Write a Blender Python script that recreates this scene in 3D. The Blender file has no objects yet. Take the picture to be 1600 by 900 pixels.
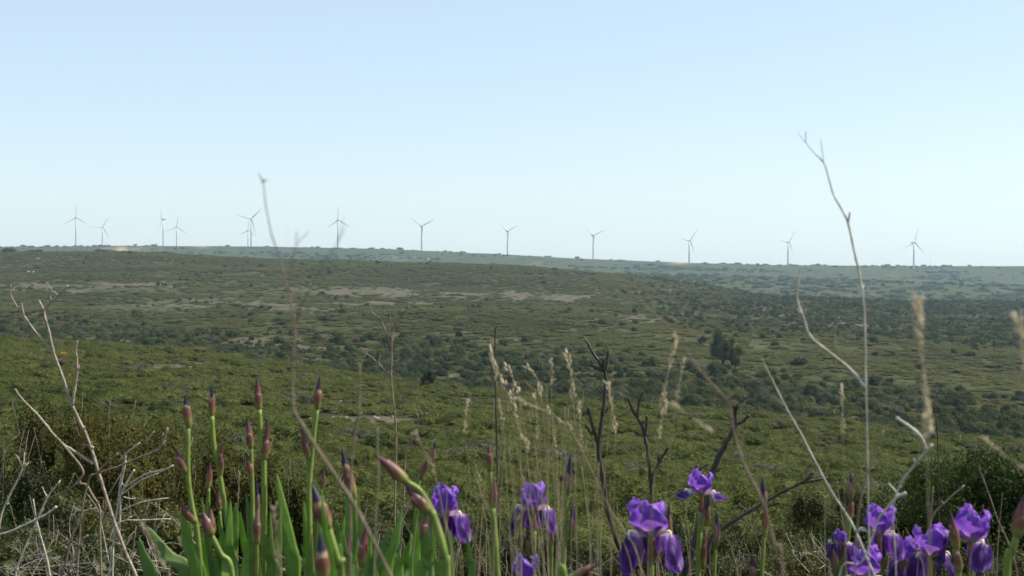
import bpy, math, random
import numpy as np
from mathutils import Vector, Matrix

random.seed(7)
RNG = np.random.default_rng(11)
scene = bpy.context.scene
COL = scene.collection
R = math.radians

# ------------------------------------------------------------------ camera
FPX = 2018.0                      # focal length in pixels of the 1600 px wide frame
PITCH = math.atan(50.0 / FPX)     # horizon 50 px above the middle
cam_d = bpy.data.cameras.new("camera")
cam_d.sensor_width = 22.2
cam_d.lens = 22.2 * FPX / 1600.0
cam_d.clip_start = 0.05
cam_d.clip_end = 30000
cam_d.dof.use_dof = True
cam_d.dof.focus_distance = 6.0
cam_d.dof.aperture_fstop = 8.0
cam = bpy.data.objects.new("camera", cam_d)
COL.objects.link(cam)
cam.location = (0, 0, 0)          # the eye is the origin; the ground below it is at z = -0.75
cam.rotation_euler = (R(90) - PITCH, 0, 0)
scene.camera = cam

# ------------------------------------------------------------------ sky, sun, exposure
SUN_EL, SUN_AZ = R(48), R(80)     # azimuth clockwise from the view direction (+Y)
world = bpy.data.worlds.new("World")
scene.world = world
world.use_nodes = True
wn = world.node_tree
wn.nodes.clear()
sky = wn.nodes.new("ShaderNodeTexSky")
sky.sky_type = 'NISHITA'
sky.sun_disc = False
sky.sun_elevation = SUN_EL
sky.sun_rotation = SUN_AZ
sky.altitude = 100
sky.air_density = 1.0
sky.dust_density = 0.45
sky.ozone_density = 1.0
bg = wn.nodes.new("ShaderNodeBackground")
bg.inputs[1].default_value = 0.10
wo = wn.nodes.new("ShaderNodeOutputWorld")
wb = wn.nodes.new("ShaderNodeMix"); wb.data_type = 'RGBA'; wb.blend_type = 'MIX'
wb.inputs[0].default_value = 0.55
wb.inputs[7].default_value = (3.69, 4.38, 5.05, 1)          # even milky veil over the whole sky
wn.links.new(sky.outputs[0], wb.inputs[6])
wn.links.new(wb.outputs[2], bg.inputs[0])
wn.links.new(bg.outputs[0], wo.inputs[0])

sl = bpy.data.lights.new("sun", 'SUN')
sl.energy = 4.4
sl.angle = R(0.53)
sl.color = (1.0, 0.95, 0.86)
sun = bpy.data.objects.new("sun", sl)
COL.objects.link(sun)
to_sun = Vector((math.sin(SUN_AZ) * math.cos(SUN_EL), math.cos(SUN_AZ) * math.cos(SUN_EL), math.sin(SUN_EL)))
sun.rotation_euler = to_sun.to_track_quat('Z', 'Y').to_euler()
sun.location = (0, 0, 50)

scene.view_settings.view_transform = 'Standard'
scene.view_settings.look = 'None'
scene.view_settings.exposure = 0.88
scene.view_settings.gamma = 1.0
scene.render.engine = 'CYCLES'
scene.cycles.volume_bounces = 1
scene.cycles.max_bounces = 6
scene.cycles.transparent_max_bounces = 8

# ------------------------------------------------------------------ helpers
cP, sP = math.cos(PITCH), math.sin(PITCH)

def P(px, py, d):
    """point seen at pixel (px,py) of the 1600x900 frame, d metres ahead along the ground"""
    a = (px - 800.0) / FPX
    b = (450.0 - py) / FPX
    vy = cP + b * sP
    vz = -sP + b * cP
    return Vector((a * d / vy, d, vz * d / vy))

def project(x, y, z):
    f = y * cP - z * sP
    u = y * sP + z * cP
    return 800 + FPX * x / f, 450 - FPX * u / f

def tag(o, label=None, cat=None, group=None, kind=None):
    if label: o['label'] = label
    if cat: o['category'] = cat
    if group: o['group'] = group
    if kind: o['kind'] = kind
    return o

def empty(name, loc):
    o = bpy.data.objects.new(name, None)
    COL.objects.link(o)
    o.location = loc
    o.empty_display_size = 0.05
    return o

class MB:
    """collects vertices and faces and a value t per vertex (position along a piece)"""
    def __init__(s): s.v = []; s.f = []; s.t = []
    def add(s, v, f, t=None):
        o = len(s.v)
        s.v += [tuple(p) for p in v]
        s.f += [tuple(i + o for i in q) for q in f]
        s.t += list(t) if t is not None else [0.0] * len(v)
    def build(s, name, mat, parent=None, loc=None, smooth=True, across=None):
        loc = Vector(loc) if loc is not None else Vector((0, 0, 0))
        me = bpy.data.meshes.new(name)
        me.from_pydata([(p[0] - loc[0], p[1] - loc[1], p[2] - loc[2]) for p in s.v], [], s.f)
        at = me.attributes.new("t", 'FLOAT', 'POINT')
        at.data.foreach_set("value", np.array(s.t, dtype=np.float32))
        if across is not None:
            at = me.attributes.new("s", 'FLOAT', 'POINT')
            at.data.foreach_set("value", np.array([across[i % len(across)] for i in range(len(s.v))], dtype=np.float32))
        if smooth:
            me.polygons.foreach_set("use_smooth", [True] * len(me.polygons))
        me.materials.append(mat)
        me.update()
        o = bpy.data.objects.new(name, me)
        COL.objects.link(o)
        if parent is not None: o.parent = parent
        else: o.location = loc
        return o

def catmull(pts, n=6):
    pts = [Vector(p) for p in pts]
    if len(pts) < 3:
        a, b = pts[0], pts[-1]
        return [a.lerp(b, i / n) for i in range(n + 1)]
    q = [pts[0] * 2 - pts[1]] + pts + [pts[-1] * 2 - pts[-2]]
    out = []
    for i in range(1, len(q) - 2):
        p0, p1, p2, p3 = q[i - 1], q[i], q[i + 1], q[i + 2]
        for k in range(n):
            t = k / n
            out.append(0.5 * ((2 * p1) + (p2 - p0) * t + (2 * p0 - 5 * p1 + 4 * p2 - p3) * t * t + (3 * p1 - p0 - 3 * p2 + p3) * t ** 3))
    out.append(pts[-1])
    return out

def frames(pts):
    n = len(pts)
    T = []
    for i in range(n):
        a = pts[max(0, i - 1)]; b = pts[min(n - 1, i + 1)]
        d = (b - a)
        T.append(d.normalized() if d.length > 1e-9 else Vector((0, 0, 1)))
    ref = Vector((0, 1, 0)) if abs(T[0].y) < 0.9 else Vector((1, 0, 0))
    N = (ref - T[0] * ref.dot(T[0])).normalized()
    out = []
    for i in range(n):
        N = (N - T[i] * N.dot(T[i]))
        N = N.normalized() if N.length > 1e-6 else T[i].orthogonal().normalized()
        out.append((T[i], N, T[i].cross(N)))
    return out

def tube(mb, pts, rad, sides=6, cap=True):
    pts = [Vector(p) for p in pts]
    n = len(pts)
    fr = frames(pts)
    v = []; f = []; tt = []
    for i in range(n):
        r = rad[i] if hasattr(rad, '__len__') else rad
        T, N, B = fr[i]
        for k in range(sides):
            a = 2 * math.pi * k / sides
            v.append(pts[i] + N * (math.cos(a) * r) + B * (math.sin(a) * r))
            tt.append(i / (n - 1))
    for i in range(n - 1):
        for k in range(sides):
            a = i * sides + k; b = i * sides + (k + 1) % sides
            f.append((a, b, b + sides, a + sides))
    if cap:
        f.append(tuple(range(sides - 1, -1, -1)))
        f.append(tuple(range((n - 1) * sides, n * sides)))
    mb.add(v, f, tt)

def np_mesh(name, V, F, mat, smooth=False):
    """F: (n,4) or (n,3) int array"""
    me = bpy.data.meshes.new(name)
    k = F.shape[1]
    me.vertices.add(len(V)); me.vertices.foreach_set("co", V.astype(np.float32).ravel())
    me.loops.add(F.size); me.loops.foreach_set("vertex_index", F.astype(np.int32).ravel())
    me.polygons.add(len(F)); me.polygons.foreach_set("loop_start", np.arange(0, F.size, k, dtype=np.int32))
    me.polygons.foreach_set("use_smooth", np.full(len(F), smooth))
    me.update(calc_edges=True); me.validate()
    if mat: me.materials.append(mat)
    return me

# ------------------------------------------------------------------ noise in numpy
def _hash(ix, iy, seed):
    h = (ix.astype(np.int64) * 374761393 + iy.astype(np.int64) * 668265263 + seed * 1442695041) & 0xffffffff
    h = ((h ^ (h >> 13)) * 1274126177) & 0xffffffff
    return ((h ^ (h >> 16)) & 0xffff) / 65535.0

def vnoise(x, y, seed=0):
    ix = np.floor(x); iy = np.floor(y)
    fx = x - ix; fy = y - iy
    fx = fx * fx * (3 - 2 * fx); fy = fy * fy * (3 - 2 * fy)
    a = _hash(ix, iy, seed); b = _hash(ix + 1, iy, seed); c = _hash(ix, iy + 1, seed); d = _hash(ix + 1, iy + 1, seed)
    return (a + (b - a) * fx) * (1 - fy) + (c + (d - c) * fx) * fy

def fbm(x, y, seed=0, oct=4):
    s = 0; amp = 0.5; tot = 0
    for o in range(oct):
        s = s + amp * vnoise(x * 2 ** o + 17.3 * o, y * 2 ** o - 9.1 * o, seed + o)
        tot += amp; amp *= 0.5
    return s / tot

def sstep(a, b, x):
    t = np.clip((x - a) / (b - a), 0, 1)
    return t * t * (3 - 2 * t)

# ------------------------------------------------------------------ materials
def new_mat(name):
    m = bpy.data.materials.new(name)
    m.use_nodes = True
    nt = m.node_tree
    nt.nodes.clear()
    out = nt.nodes.new("ShaderNodeOutputMaterial")
    return m, nt, out

def N(nt, typ, **kw):
    n = nt.nodes.new(typ)
    for k, v in kw.items(): setattr(n, k, v)
    return n

def noise(nt, scale, detail=4, coord=None, rough=0.6, stretch=None):
    t = N(nt, "ShaderNodeTexNoise")
    t.inputs["Scale"].default_value = scale
    t.inputs["Detail"].default_value = detail
    t.inputs["Roughness"].default_value = rough
    src = coord
    if src is None:
        src = N(nt, "ShaderNodeNewGeometry").outputs["Position"]
    if stretch:
        mp = N(nt, "ShaderNodeMapping"); mp.inputs["Scale"].default_value = stretch
        nt.links.new(src, mp.inputs["Vector"]); src = mp.outputs[0]
    nt.links.new(src, t.inputs["Vector"])
    return t.outputs["Fac"]

def ramp(nt, fac, stops, interp='LINEAR'):
    r = N(nt, "ShaderNodeValToRGB")
    cr = r.color_ramp
    cr.interpolation = interp
    while len(cr.elements) < len(stops): cr.elements.new(0.5)
    for e, (p, c) in zip(cr.elements, stops):
        e.position = p
        e.color = (c[0], c[1], c[2], 1) if hasattr(c, '__len__') else (c, c, c, 1)
    nt.links.new(fac, r.inputs[0])
    return r.outputs[0]

def mixc(nt, fac, a, b, mode='MIX'):
    m = N(nt, "ShaderNodeMix", data_type='RGBA', blend_type=mode)
    for s, v in ((0, fac), (6, a), (7, b)):
        if isinstance(v, (int, float)): m.inputs[s].default_value = v
        elif isinstance(v, tuple): m.inputs[s].default_value = (*v, 1)
        else: nt.links.new(v, m.inputs[s])
    return m.outputs[2]

def surf(nt, out, col, rough=0.7, spec=0.3, trans=0.0, tcol=None, bump=None, bump_str=0.3, bump_dist=0.01):
    p = N(nt, "ShaderNodeBsdfPrincipled")
    p.inputs["Roughness"].default_value = rough
    p.inputs["Specular IOR Level"].default_value = spec
    if isinstance(col, tuple): p.inputs["Base Color"].default_value = (*col, 1)
    else: nt.links.new(col, p.inputs["Base Color"])
    if bump is not None:
        b = N(nt, "ShaderNodeBump"); b.inputs["Strength"].default_value = bump_str; b.inputs["Distance"].default_value = bump_dist
        nt.links.new(bump, b.inputs["Height"]); nt.links.new(b.outputs[0], p.inputs["Normal"])
    sh = p.outputs[0]
    if trans > 0:
        t = N(nt, "ShaderNodeBsdfTranslucent")
        c = tcol if tcol is not None else col
        if isinstance(c, tuple): t.inputs[0].default_value = (*c, 1)
        else: nt.links.new(c, t.inputs[0])
        mx = N(nt, "ShaderNodeMixShader"); mx.inputs[0].default_value = trans
        nt.links.new(sh, mx.inputs[1]); nt.links.new(t.outputs[0], mx.inputs[2])
        sh = mx.outputs[0]
    nt.links.new(sh, out.inputs[0])

def foliage_mat(name, dark, mid, light, trans=0.38, spec=0.08, rough=0.7, patch=0.02, fine=1.2, rw=0.45):
    dark, mid, light = [tuple(c * k for c, k in zip(q, (.80, .80, .80))) for q in (dark, mid, light)]
    m, nt, out = new_mat(name)
    rnd = N(nt, "ShaderNodeObjectInfo").outputs["Random"]
    n1 = noise(nt, patch, 3)
    n2 = noise(nt, fine, 2)
    a = N(nt, "ShaderNodeMath", operation='MULTIPLY_ADD'); a.inputs[1].default_value = rw
    nt.links.new(rnd, a.inputs[0]); nt.links.new(n1, a.inputs[2])
    b = N(nt, "ShaderNodeMath", operation='MULTIPLY_ADD'); b.inputs[1].default_value = 0.5
    nt.links.new(n2, b.inputs[0]); nt.links.new(a.outputs[0], b.inputs[2])
    c = N(nt, "ShaderNodeMath", operation='MULTIPLY'); c.inputs[1].default_value = 1 / (1.5 + rw)
    nt.links.new(b.outputs[0], c.inputs[0])
    col = ramp(nt, c.outputs[0], [(0.25, dark), (0.5, mid), (0.75, light)])
    surf(nt, out, col, rough, spec, trans)
    return m

M = {}
M['bush_dark_far'] = foliage_mat('dense_oak_leaves', (0.014, 0.022, 0.006), (0.030, 0.042, 0.010), (0.070, 0.082, 0.018), trans=0.25)
M['scrub'] = foliage_mat('kermes_oak_leaves', (0.058, 0.074, 0.020), (0.104, 0.120, 0.030), (0.165, 0.170, 0.048))
M['scrub_far'] = foliage_mat('far_scrub_leaves', (0.072, 0.078, 0.023), (0.122, 0.122, 0.034), (0.190, 0.176, 0.052), rw=0.12, patch=0.014, fine=0.09)
M['dark'] = foliage_mat('holm_oak_leaves', (0.028, 0.042, 0.012), (0.052, 0.068, 0.018), (0.095, 0.108, 0.026), trans=0.3)
M['yellow'] = foliage_mat('young_yellow_leaves', (0.06, 0.08, 0.014), (0.13, 0.15, 0.02), (0.24, 0.23, 0.03))
M['grey'] = foliage_mat('grey_green_leaves', (0.07, 0.075, 0.042), (0.11, 0.115, 0.065), (0.15, 0.15, 0.09))
M['yellow_soft'] = foliage_mat('yellowing_scrub', (0.080, 0.092, 0.024), (0.128, 0.138, 0.036), (0.180, 0.182, 0.052))
M['pale'] = foliage_mat('pale_cushion_leaves', (0.16, 0.18, 0.08), (0.24, 0.26, 0.12), (0.34, 0.34, 0.18))
M['juniper'] = foliage_mat('juniper_needles', (0.030, 0.036, 0.009), (0.080, 0.078, 0.018), (0.19, 0.165, 0.045), patch=2.5, fine=25)
M['bush_dark'] = foliage_mat('glossy_dark_leaves', (0.010, 0.02, 0.004), (0.024, 0.042, 0.008), (0.070, 0.092, 0.016), spec=0.1, rough=0.55, patch=3, fine=25)
M['near_scrub'] = foliage_mat('near_garrigue_leaves', (0.026, 0.035, 0.008), (0.064, 0.072, 0.017), (0.15, 0.138, 0.04), spec=0.2, rough=0.5, patch=1.5, fine=22)
M['broom'] = foliage_mat('broom_flowers', (0.5, 0.25, 0.01), (0.62, 0.33, 0.01), (0.7, 0.42, 0.02), trans=0.15)

def simple_mat(name, c1, c2, scale=30, rough=0.8, spec=0.2, trans=0.0, bump=True, stretch=None):
    m, nt, out = new_mat(name)
    co = N(nt, "ShaderNodeTexCoord").outputs["Object"]
    n = noise(nt, scale, 4, co, stretch=stretch)
    col = ramp(nt, n, [(0.35, c1), (0.65, c2)])
    surf(nt, out, col, rough, spec, trans, bump=n if bump else None, bump_str=0.4, bump_dist=0.002)
    return m

M['dry'] = simple_mat('bleached_dry_stem', (0.28, 0.245, 0.19), (0.52, 0.47, 0.39), 60)
M['dry_pale_brown'] = simple_mat('weathered_dry_stem', (0.18, 0.14, 0.10), (0.40, 0.33, 0.26), 60)
M['dry_brown'] = simple_mat('brown_dry_stem', (0.13, 0.092, 0.062), (0.26, 0.20, 0.145), 60)
M['twig_white'] = simple_mat('silver_dead_twig', (0.16, 0.145, 0.12), (0.34, 0.31, 0.27), 80)
M['burnt'] = simple_mat('charred_branch_bark', (0.016, 0.012, 0.009), (0.070, 0.055, 0.042), 35, rough=0.6, spec=0.35, stretch=(1, 1, 0.25))
M['straw'] = simple_mat('straw_grass', (0.24, 0.19, 0.11), (0.40, 0.34, 0.22), 90, trans=0.3, bump=False)
M['husk'] = simple_mat('pale_grass_husk', (0.50, 0.42, 0.27), (0.74, 0.66, 0.48), 120, trans=0.35, bump=False)
M['bark'] = simple_mat('grey_bark', (0.07, 0.055, 0.04), (0.16, 0.13, 0.10), 12)
M['cone'] = simple_mat('brown_cone', (0.04, 0.02, 0.01), (0.085, 0.045, 0.02), 200)
M['stone'] = simple_mat('pale_limestone', (0.14, 0.12, 0.10), (0.26, 0.235, 0.205), 6)
M['white'] = simple_mat('white_turbine_paint', (0.44, 0.45, 0.47), (0.50, 0.50, 0.51), 0.3, rough=0.4, spec=0.4, bump=False)
M['mast'] = simple_mat('galvanised_mast', (0.35, 0.35, 0.35), (0.45, 0.45, 0.45), 1, bump=False)

def leaf_mat(name, c1, c2, trans):
    m, nt, out = new_mat(name)
    at = N(nt, "ShaderNodeAttribute", attribute_name="t").outputs["Fac"]
    co = N(nt, "ShaderNodeTexCoord").outputs["Object"]
    n = noise(nt, 22, 3, co)
    base = ramp(nt, n, [(0.3, c1), (0.62, c2), (0.80, (c2[0] * 1.5, c2[1] * 1.02, c2[2]))])
    s = N(nt, "ShaderNodeMath", operation='SINE')
    mu = N(nt, "ShaderNodeMath", operation='MULTIPLY'); mu.inputs[1].default_value = 70
    nt.links.new(at, mu.inputs[0]); nt.links.new(mu.outputs[0], s.inputs[0])
    f = N(nt, "ShaderNodeMapRange"); f.inputs[1].default_value = -1; f.inputs[2].default_value = 1; f.inputs[3].default_value = 0.86; f.inputs[4].default_value = 1.0
    nt.links.new(s.outputs[0], f.inputs[0])
    col = mixc(nt, 1.0, base, f.outputs[0], 'MULTIPLY')
    tc = mixc(nt, 1.0, col, (1.1, 1.25, 0.55), 'MULTIPLY')
    surf(nt, out, col, 0.45, 0.35, trans, tc, bump=s.outputs[0], bump_str=0.15, bump_dist=0.001)
    return m
M['leaf'] = leaf_mat('iris_leaf_green', (0.16, 0.27, 0.052), (0.26, 0.40, 0.09), 0.52)
M['leaf_dark'] = leaf_mat('iris_leaf_blue_green', (0.12, 0.20, 0.055), (0.19, 0.29, 0.085), 0.45)
M['stem'] = simple_mat('iris_stem_green', (0.13, 0.18, 0.030), (0.21, 0.27, 0.055), 40, rough=0.5, spec=0.35, trans=0.15, bump=False)

def along_mat(name, stops, rough=0.42, trans=0.25, streak=0.5, spec=0.4):
    m, nt, out = new_mat(name)
    at = N(nt, "ShaderNodeAttribute", attribute_name="t").outputs["Fac"]
    co = N(nt, "ShaderNodeTexCoord").outputs["Object"]
    n = noise(nt, 420, 3, co, stretch=(1, 1, 0.06))
    a = N(nt, "ShaderNodeMath", operation='MULTIPLY_ADD'); a.inputs[1].default_value = streak * 0.5; a.inputs[2].default_value = -streak * 0.25
    nt.links.new(n, a.inputs[0])
    b = N(nt, "ShaderNodeMath", operation='ADD'); nt.links.new(a.outputs[0], b.inputs[0]); nt.links.new(at, b.inputs[1])
    col = ramp(nt, b.outputs[0], stops)
    surf(nt, out, col, rough, spec, trans, bump=n, bump_str=0.25, bump_dist=0.001)
    return m
M['bud_pink'] = along_mat('rosy_bud', [(0, (.17, .23, .04)), (.22, (.30, .27, .07)), (.45, (.21, .080, .06)), (.7, (.14, .045, .06)), (1, (.035, .012, .035))])
M['bud_tip'] = along_mat('purple_tipped_bud', [(0, (.13, .18, .045)), (.2, (.20, .14, .055)), (.42, (.23, .065, .06)), (.56, (.42, .28, .13)), (.63, (.035, .02, .05)), (1, (.014, .010, .028))], streak=0.15)
M['bud_dark'] = along_mat('dark_violet_bud', [(0, (.30, .16, .10)), (.16, (.14, .12, .05)), (.34, (.05, .065, .03)), (.55, (.028, .02, .06)), (1, (.018, .014, .05))])
M['spathe'] = along_mat('papery_spathe', [(0, (.15, .20, .045)), (.3, (.29, .25, .075)), (.55, (.21, .095, .06)), (.85, (.21, .09, .07)), (1, (.50, .36, .21))], trans=0.35)
M['spathe_dry'] = along_mat('brown_papery_spathe', [(0, (.13, .16, .05)), (.4, (.22, .15, .09)), (1, (.30, .16, .13))], trans=0.35)

def petal_mat(name, stops, trans, tmul, edge=None):
    m, nt, out = new_mat(name)
    at = N(nt, "ShaderNodeAttribute", attribute_name="t").outputs["Fac"]
    co = N(nt, "ShaderNodeTexCoord").outputs["Object"]
    n = noise(nt, 90, 3, co)
    a = N(nt, "ShaderNodeMath", operation='MULTIPLY_ADD'); a.inputs[1].default_value = 0.25; a.inputs[2].default_value = -0.12
    nt.links.new(n, a.inputs[0])
    b = N(nt, "ShaderNodeMath", operation='ADD'); nt.links.new(a.outputs[0], b.inputs[0]); nt.links.new(at, b.inputs[1])
    col = ramp(nt, b.outputs[0], stops)
    n2 = noise(nt, 260, 2, co)
    v = N(nt, "ShaderNodeMapRange"); v.inputs[3].default_value = 0.8; v.inputs[4].default_value = 1.12
    nt.links.new(n2, v.inputs[0])
    col = mixc(nt, 1.0, col, v.outputs[0], 'MULTIPLY')
    sa = N(nt, "ShaderNodeAttribute", attribute_name="s").outputs["Fac"]
    sm = N(nt, "ShaderNodeMath", operation='MULTIPLY'); sm.inputs[1].default_value = 34
    nt.links.new(sa, sm.inputs[0])
    sn = N(nt, "ShaderNodeMath", operation='SINE'); nt.links.new(sm.outputs[0], sn.inputs[0])
    vv = N(nt, "ShaderNodeMapRange"); vv.inputs[1].default_value = -1; vv.inputs[2].default_value = 1; vv.inputs[3].default_value = 0.90; vv.inputs[4].default_value = 1.04
    nt.links.new(sn.outputs[0], vv.inputs[0])
    col = mixc(nt, 1.0, col, vv.outputs[0], 'MULTIPLY')
    if edge is not None:
        ab = N(nt, "ShaderNodeMath", operation='ABSOLUTE'); nt.links.new(sa, ab.inputs[0])
        ef = ramp(nt, ab.outputs[0], [(0.62, 0.0), (1.0, 0.75)])
        col = mixc(nt, ef, col, edge)
    tc = mixc(nt, 1.0, col, tmul, 'MULTIPLY')
    surf(nt, out, col, 0.5, 0.25, trans, tc, bump=n, bump_str=0.25, bump_dist=0.003)
    return m
M['standard'] = petal_mat('violet_standard', [(0, (.68, .52, .44)), (.16, (.42, .26, .48)), (.3, (.25, .11, .49)), (.65, (.18, .065, .44)), (1, (.33, .17, .59))], 0.46, (1.15, .95, 1.1))
M['fall'] = petal_mat('deep_purple_fall', [(0, (.68, .60, .42)), (.22, (.70, .60, .50)), (.34, (.24, .10, .34)), (.46, (.060, .016, .15)), (.86, (.036, .008, .10)), (1, (.15, .05, .30))], 0.26, (1.2, 0.9, 1.25), (.17, .055, .33))
M['beard'] = simple_mat('cream_beard', (.75, .68, .40), (.85, .80, .62), 200)

# ------------------------------------------------------------------ terrain profile (metres from the eye, image row of the slope there)
X_ = np.array([-300, 0, 200, 400, 600, 800, 900, 1000, 1100, 1200, 1400, 1600, 1900], float)
def ip(xs, ys): return np.interp(X_, xs, ys)
S9 = [0, 200, 400, 600, 800, 1000, 1200, 1400, 1600]
crest_d = ip(S9, [170, 165, 160, 150, 140, 130, 120, 112, 105])
crest_p = ip([0, 100, 200, 300, 400, 500, 600, 700, 800, 920, 1050, 1200, 1300, 1400, 1500, 1600], [535, 543, 547, 557, 571, 583, 596, 606, 617, 629, 642, 652, 667, 676, 688, 699])
top_d = ip([0, 700, 800, 1000, 1100, 1200, 1600], [1000, 1000, 980, 950, 900, 820, 800])
top_p = ip([0, 200, 300, 400, 500, 600, 700, 800, 900, 1000, 1050, 1100, 1150, 1200, 1400, 1600], [395, 394, 399, 404, 408, 409, 412, 415, 424, 432, 438, 448, 458, 467, 472, 476])
int_p = ip([0, 800, 900, 1000, 1050, 1200, 1400, 1600], [412, 425, 428, 429, 430, 435, 441, 447])
far_p = ip([0, 100, 200, 300, 400, 500, 600, 700, 800, 900, 1000, 1100, 1200, 1300, 1400, 1430, 1500, 1600], [386, 383, 384, 386, 385, 387, 389, 393, 398, 404, 408, 412, 415, 418, 416.5, 415.5, 418, 417])
one = np.ones_like(X_)
def row_z(d, p): return -(p - 400.0) / FPX * d     # small pitch: rows are measured from the level line
KN = [  # (distance, height)
    (0.15 * one, -0.75 * one), (1.0 * one, -0.73 * one), (2.3 * one, -0.72 * one), (3.5 * one, -1.02 * one), (6.0 * one, -1.62 * one), (12 * one, row_z(12, 880 * one)),
    (35 * one, row_z(35, ip(S9, [735, 742, 758, 772, 783, 790, 800, 808, 815]))),
    (80 * one, row_z(80, ip(S9, [605, 620, 642, 662, 678, 693, 712, 730, 748]))),
    (crest_d, row_z(crest_d, crest_p)),
    (crest_d * 1.3, row_z(crest_d * 1.3, crest_p + 14)),
    (crest_d * 1.75, row_z(crest_d * 1.75, crest_p - 3)),
    (ip(S9, [430, 425, 410, 390, 360, 340, 325, 315, 310]), row_z(ip(S9, [430, 425, 410, 390, 360, 340, 325, 315, 310]), ip(S9, [492, 492, 502, 517, 531, 542, 562, 574, 592]))),
    (ip(S9, [680, 670, 660, 640, 610, 570, 530, 510, 500]), row_z(ip(S9, [680, 670, 660, 640, 610, 570, 530, 510, 500]), ip(S9, [440, 442, 449, 456, 465, 479, 502, 517, 530]))),
    (top_d, row_z(top_d, top_p)),
    (1200 * one, row_z(1200, np.maximum(top_p + 5, int_p + 6))),
    (1600 * one, row_z(1600, int_p)),
    (1880 * one, row_z(1880, np.maximum(int_p + 3, far_p + 12))),
    (2400 * one, row_z(2400, far_p)),
    (3000 * one, row_z(2400, far_p) - 4), (4200 * one, row_z(2400, far_p) - 45), (9000 * one, -120 * one), (14000 * one, -160 * one)]
KD = np.log(np.array([k[0] for k in KN])); KZ = np.array([k[1] for k in KN])

def pchip_eval(x, y, q):
    """monotone cubic through (x,y) at q"""
    h = np.diff(x); dl = np.diff(y) / h
    m = np.zeros_like(y)
    for i in range(1, len(x) - 1):
        if dl[i - 1] * dl[i] > 0:
            w1 = 2 * h[i] + h[i - 1]; w2 = h[i] + 2 * h[i - 1]
            m[i] = (w1 + w2) / (w1 / dl[i - 1] + w2 / dl[i])
    m[0] = dl[0]; m[-1] = dl[-1]
    i = np.clip(np.searchsorted(x, q) - 1, 0, len(x) - 2)
    t = (q - x[i]) / h[i]
    return (2 * t ** 3 - 3 * t ** 2 + 1) * y[i] + (t ** 3 - 2 * t ** 2 + t) * h[i] * m[i] + (-2 * t ** 3 + 3 * t ** 2) * y[i + 1] + (t ** 3 - t ** 2) * h[i] * m[i + 1]

LD = np.linspace(math.log(0.15), math.log(14000), 900)
PXG = np.linspace(-300, 1900, 221)
def _smooth_cols(A):
    k = np.array([1, 2, 3, 2, 1]) / 9.0
    B = np.concatenate([A[:, :1]] * 2 + [A] + [A[:, -1:]] * 2, axis=1)
    return sum(k[j] * B[:, j:j + A.shape[1]] for j in range(5))
_kd = np.array([np.interp(PXG, X_, r) for r in KD]); _kz = np.array([np.interp(PXG, X_, r) for r in KZ])
for _ in range(2): _kd = _smooth_cols(_kd); _kz = _smooth_cols(_kz)
ZG = np.array([pchip_eval(_kd[:, j], _kz[:, j], LD) for j in range(len(PXG))])     # [px, log d]

def height(x, y):
    """terrain height at ground point (arrays); depth is the distance ahead, or the radius to the sides and behind"""
    x = np.asarray(x, float); y = np.asarray(y, float)
    r = np.hypot(x, y)
    az = np.arctan2(x, y)
    lim = 0.62
    dep = r * np.cos(np.clip(np.abs(az), 0, lim))
    px = 800 + FPX * np.tan(np.clip(az, -lim, lim))
    gi = np.clip((px + 300) / 10.0, 0, len(PXG) - 1.001)
    gj = np.clip((np.log(np.maximum(dep, 0.151)) - LD[0]) / (LD[1] - LD[0]), 0, len(LD) - 1.001)
    i = gi.astype(int); j = gj.astype(int); a = gi - i; b = gj - j
    z = (ZG[i, j] * (1 - a) + ZG[i + 1, j] * a) * (1 - b) + (ZG[i, j + 1] * (1 - a) + ZG[i + 1, j + 1] * a) * b
    amp = np.clip(dep / 60, 0, 1)
    z = z + (fbm(x / 45, y / 45, 3, 4) - 0.5) * 1.1 * amp * np.clip(1.6 - np.abs(np.log(np.maximum(dep, 1) / 130)) * 0.1, .5, 1.6)
    z = z + (fbm(x / 140, y / 110, 41, 3) - 0.5) * 10 * sstep(210, 320, dep) * sstep(930, 760, dep)
    z = z + (fbm(x / 6, y / 6, 8, 3) - 0.5) * 0.35 * np.clip((dep - 3) / 20, 0, 1)
    return z

def gz(x, y): return float(height(np.array([x]), np.array([y]))[0])

def ground_hit(px, py, dmin=6.0):
    d = np.exp(np.linspace(math.log(dmin), math.log(3200), 1800))
    a = (px - 800) / FPX
    x = a * d; z = height(x, d)
    rx, ry = project(x, d, z)
    k = np.argmax(ry <= py)
    return Vector((x[k], d[k], z[k]))

# bare ground, seen in the frame as soft patches (px, py, sx, sy, amount)
BARE = [(150, 447, 140, 6, .9), (330, 475, 130, 9, .9), (560, 455, 130, 8, .8), (470, 480, 90, 8, .8), (700, 460, 130, 6, .8), (820, 465, 100, 6, .85),
        (1000, 498, 60, 7, .7), (950, 517, 90, 4, .5), (500, 560, 40, 10, .9), (640, 525, 40, 3, .9), (790, 531, 70, 3, .6), (1190, 540, 60, 5, .6),
        (1300, 478, 100, 5, .4), (1420, 460, 80, 6, .5), (1500, 490, 120, 14, .45), (1300, 500, 100, 10, .4), (130, 530, 60, 5, .7),
        (270, 572, 70, 7, .95), (370, 590, 60, 4, .8), (500, 630, 40, 10, .95), (565, 655, 60, 13, .95), (690, 692, 50, 12, .9), (720, 626, 50, 3, .9),
        (320, 645, 35, 14, .7), (915, 775, 55, 24, 1.0), (1250, 700, 40, 5, .3), (190, 405, 260, 4, .2), (640, 404, 40, 3, .5), (1060, 452, 30, 4, .6), (90, 545, 70, 3, .5)]
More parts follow.
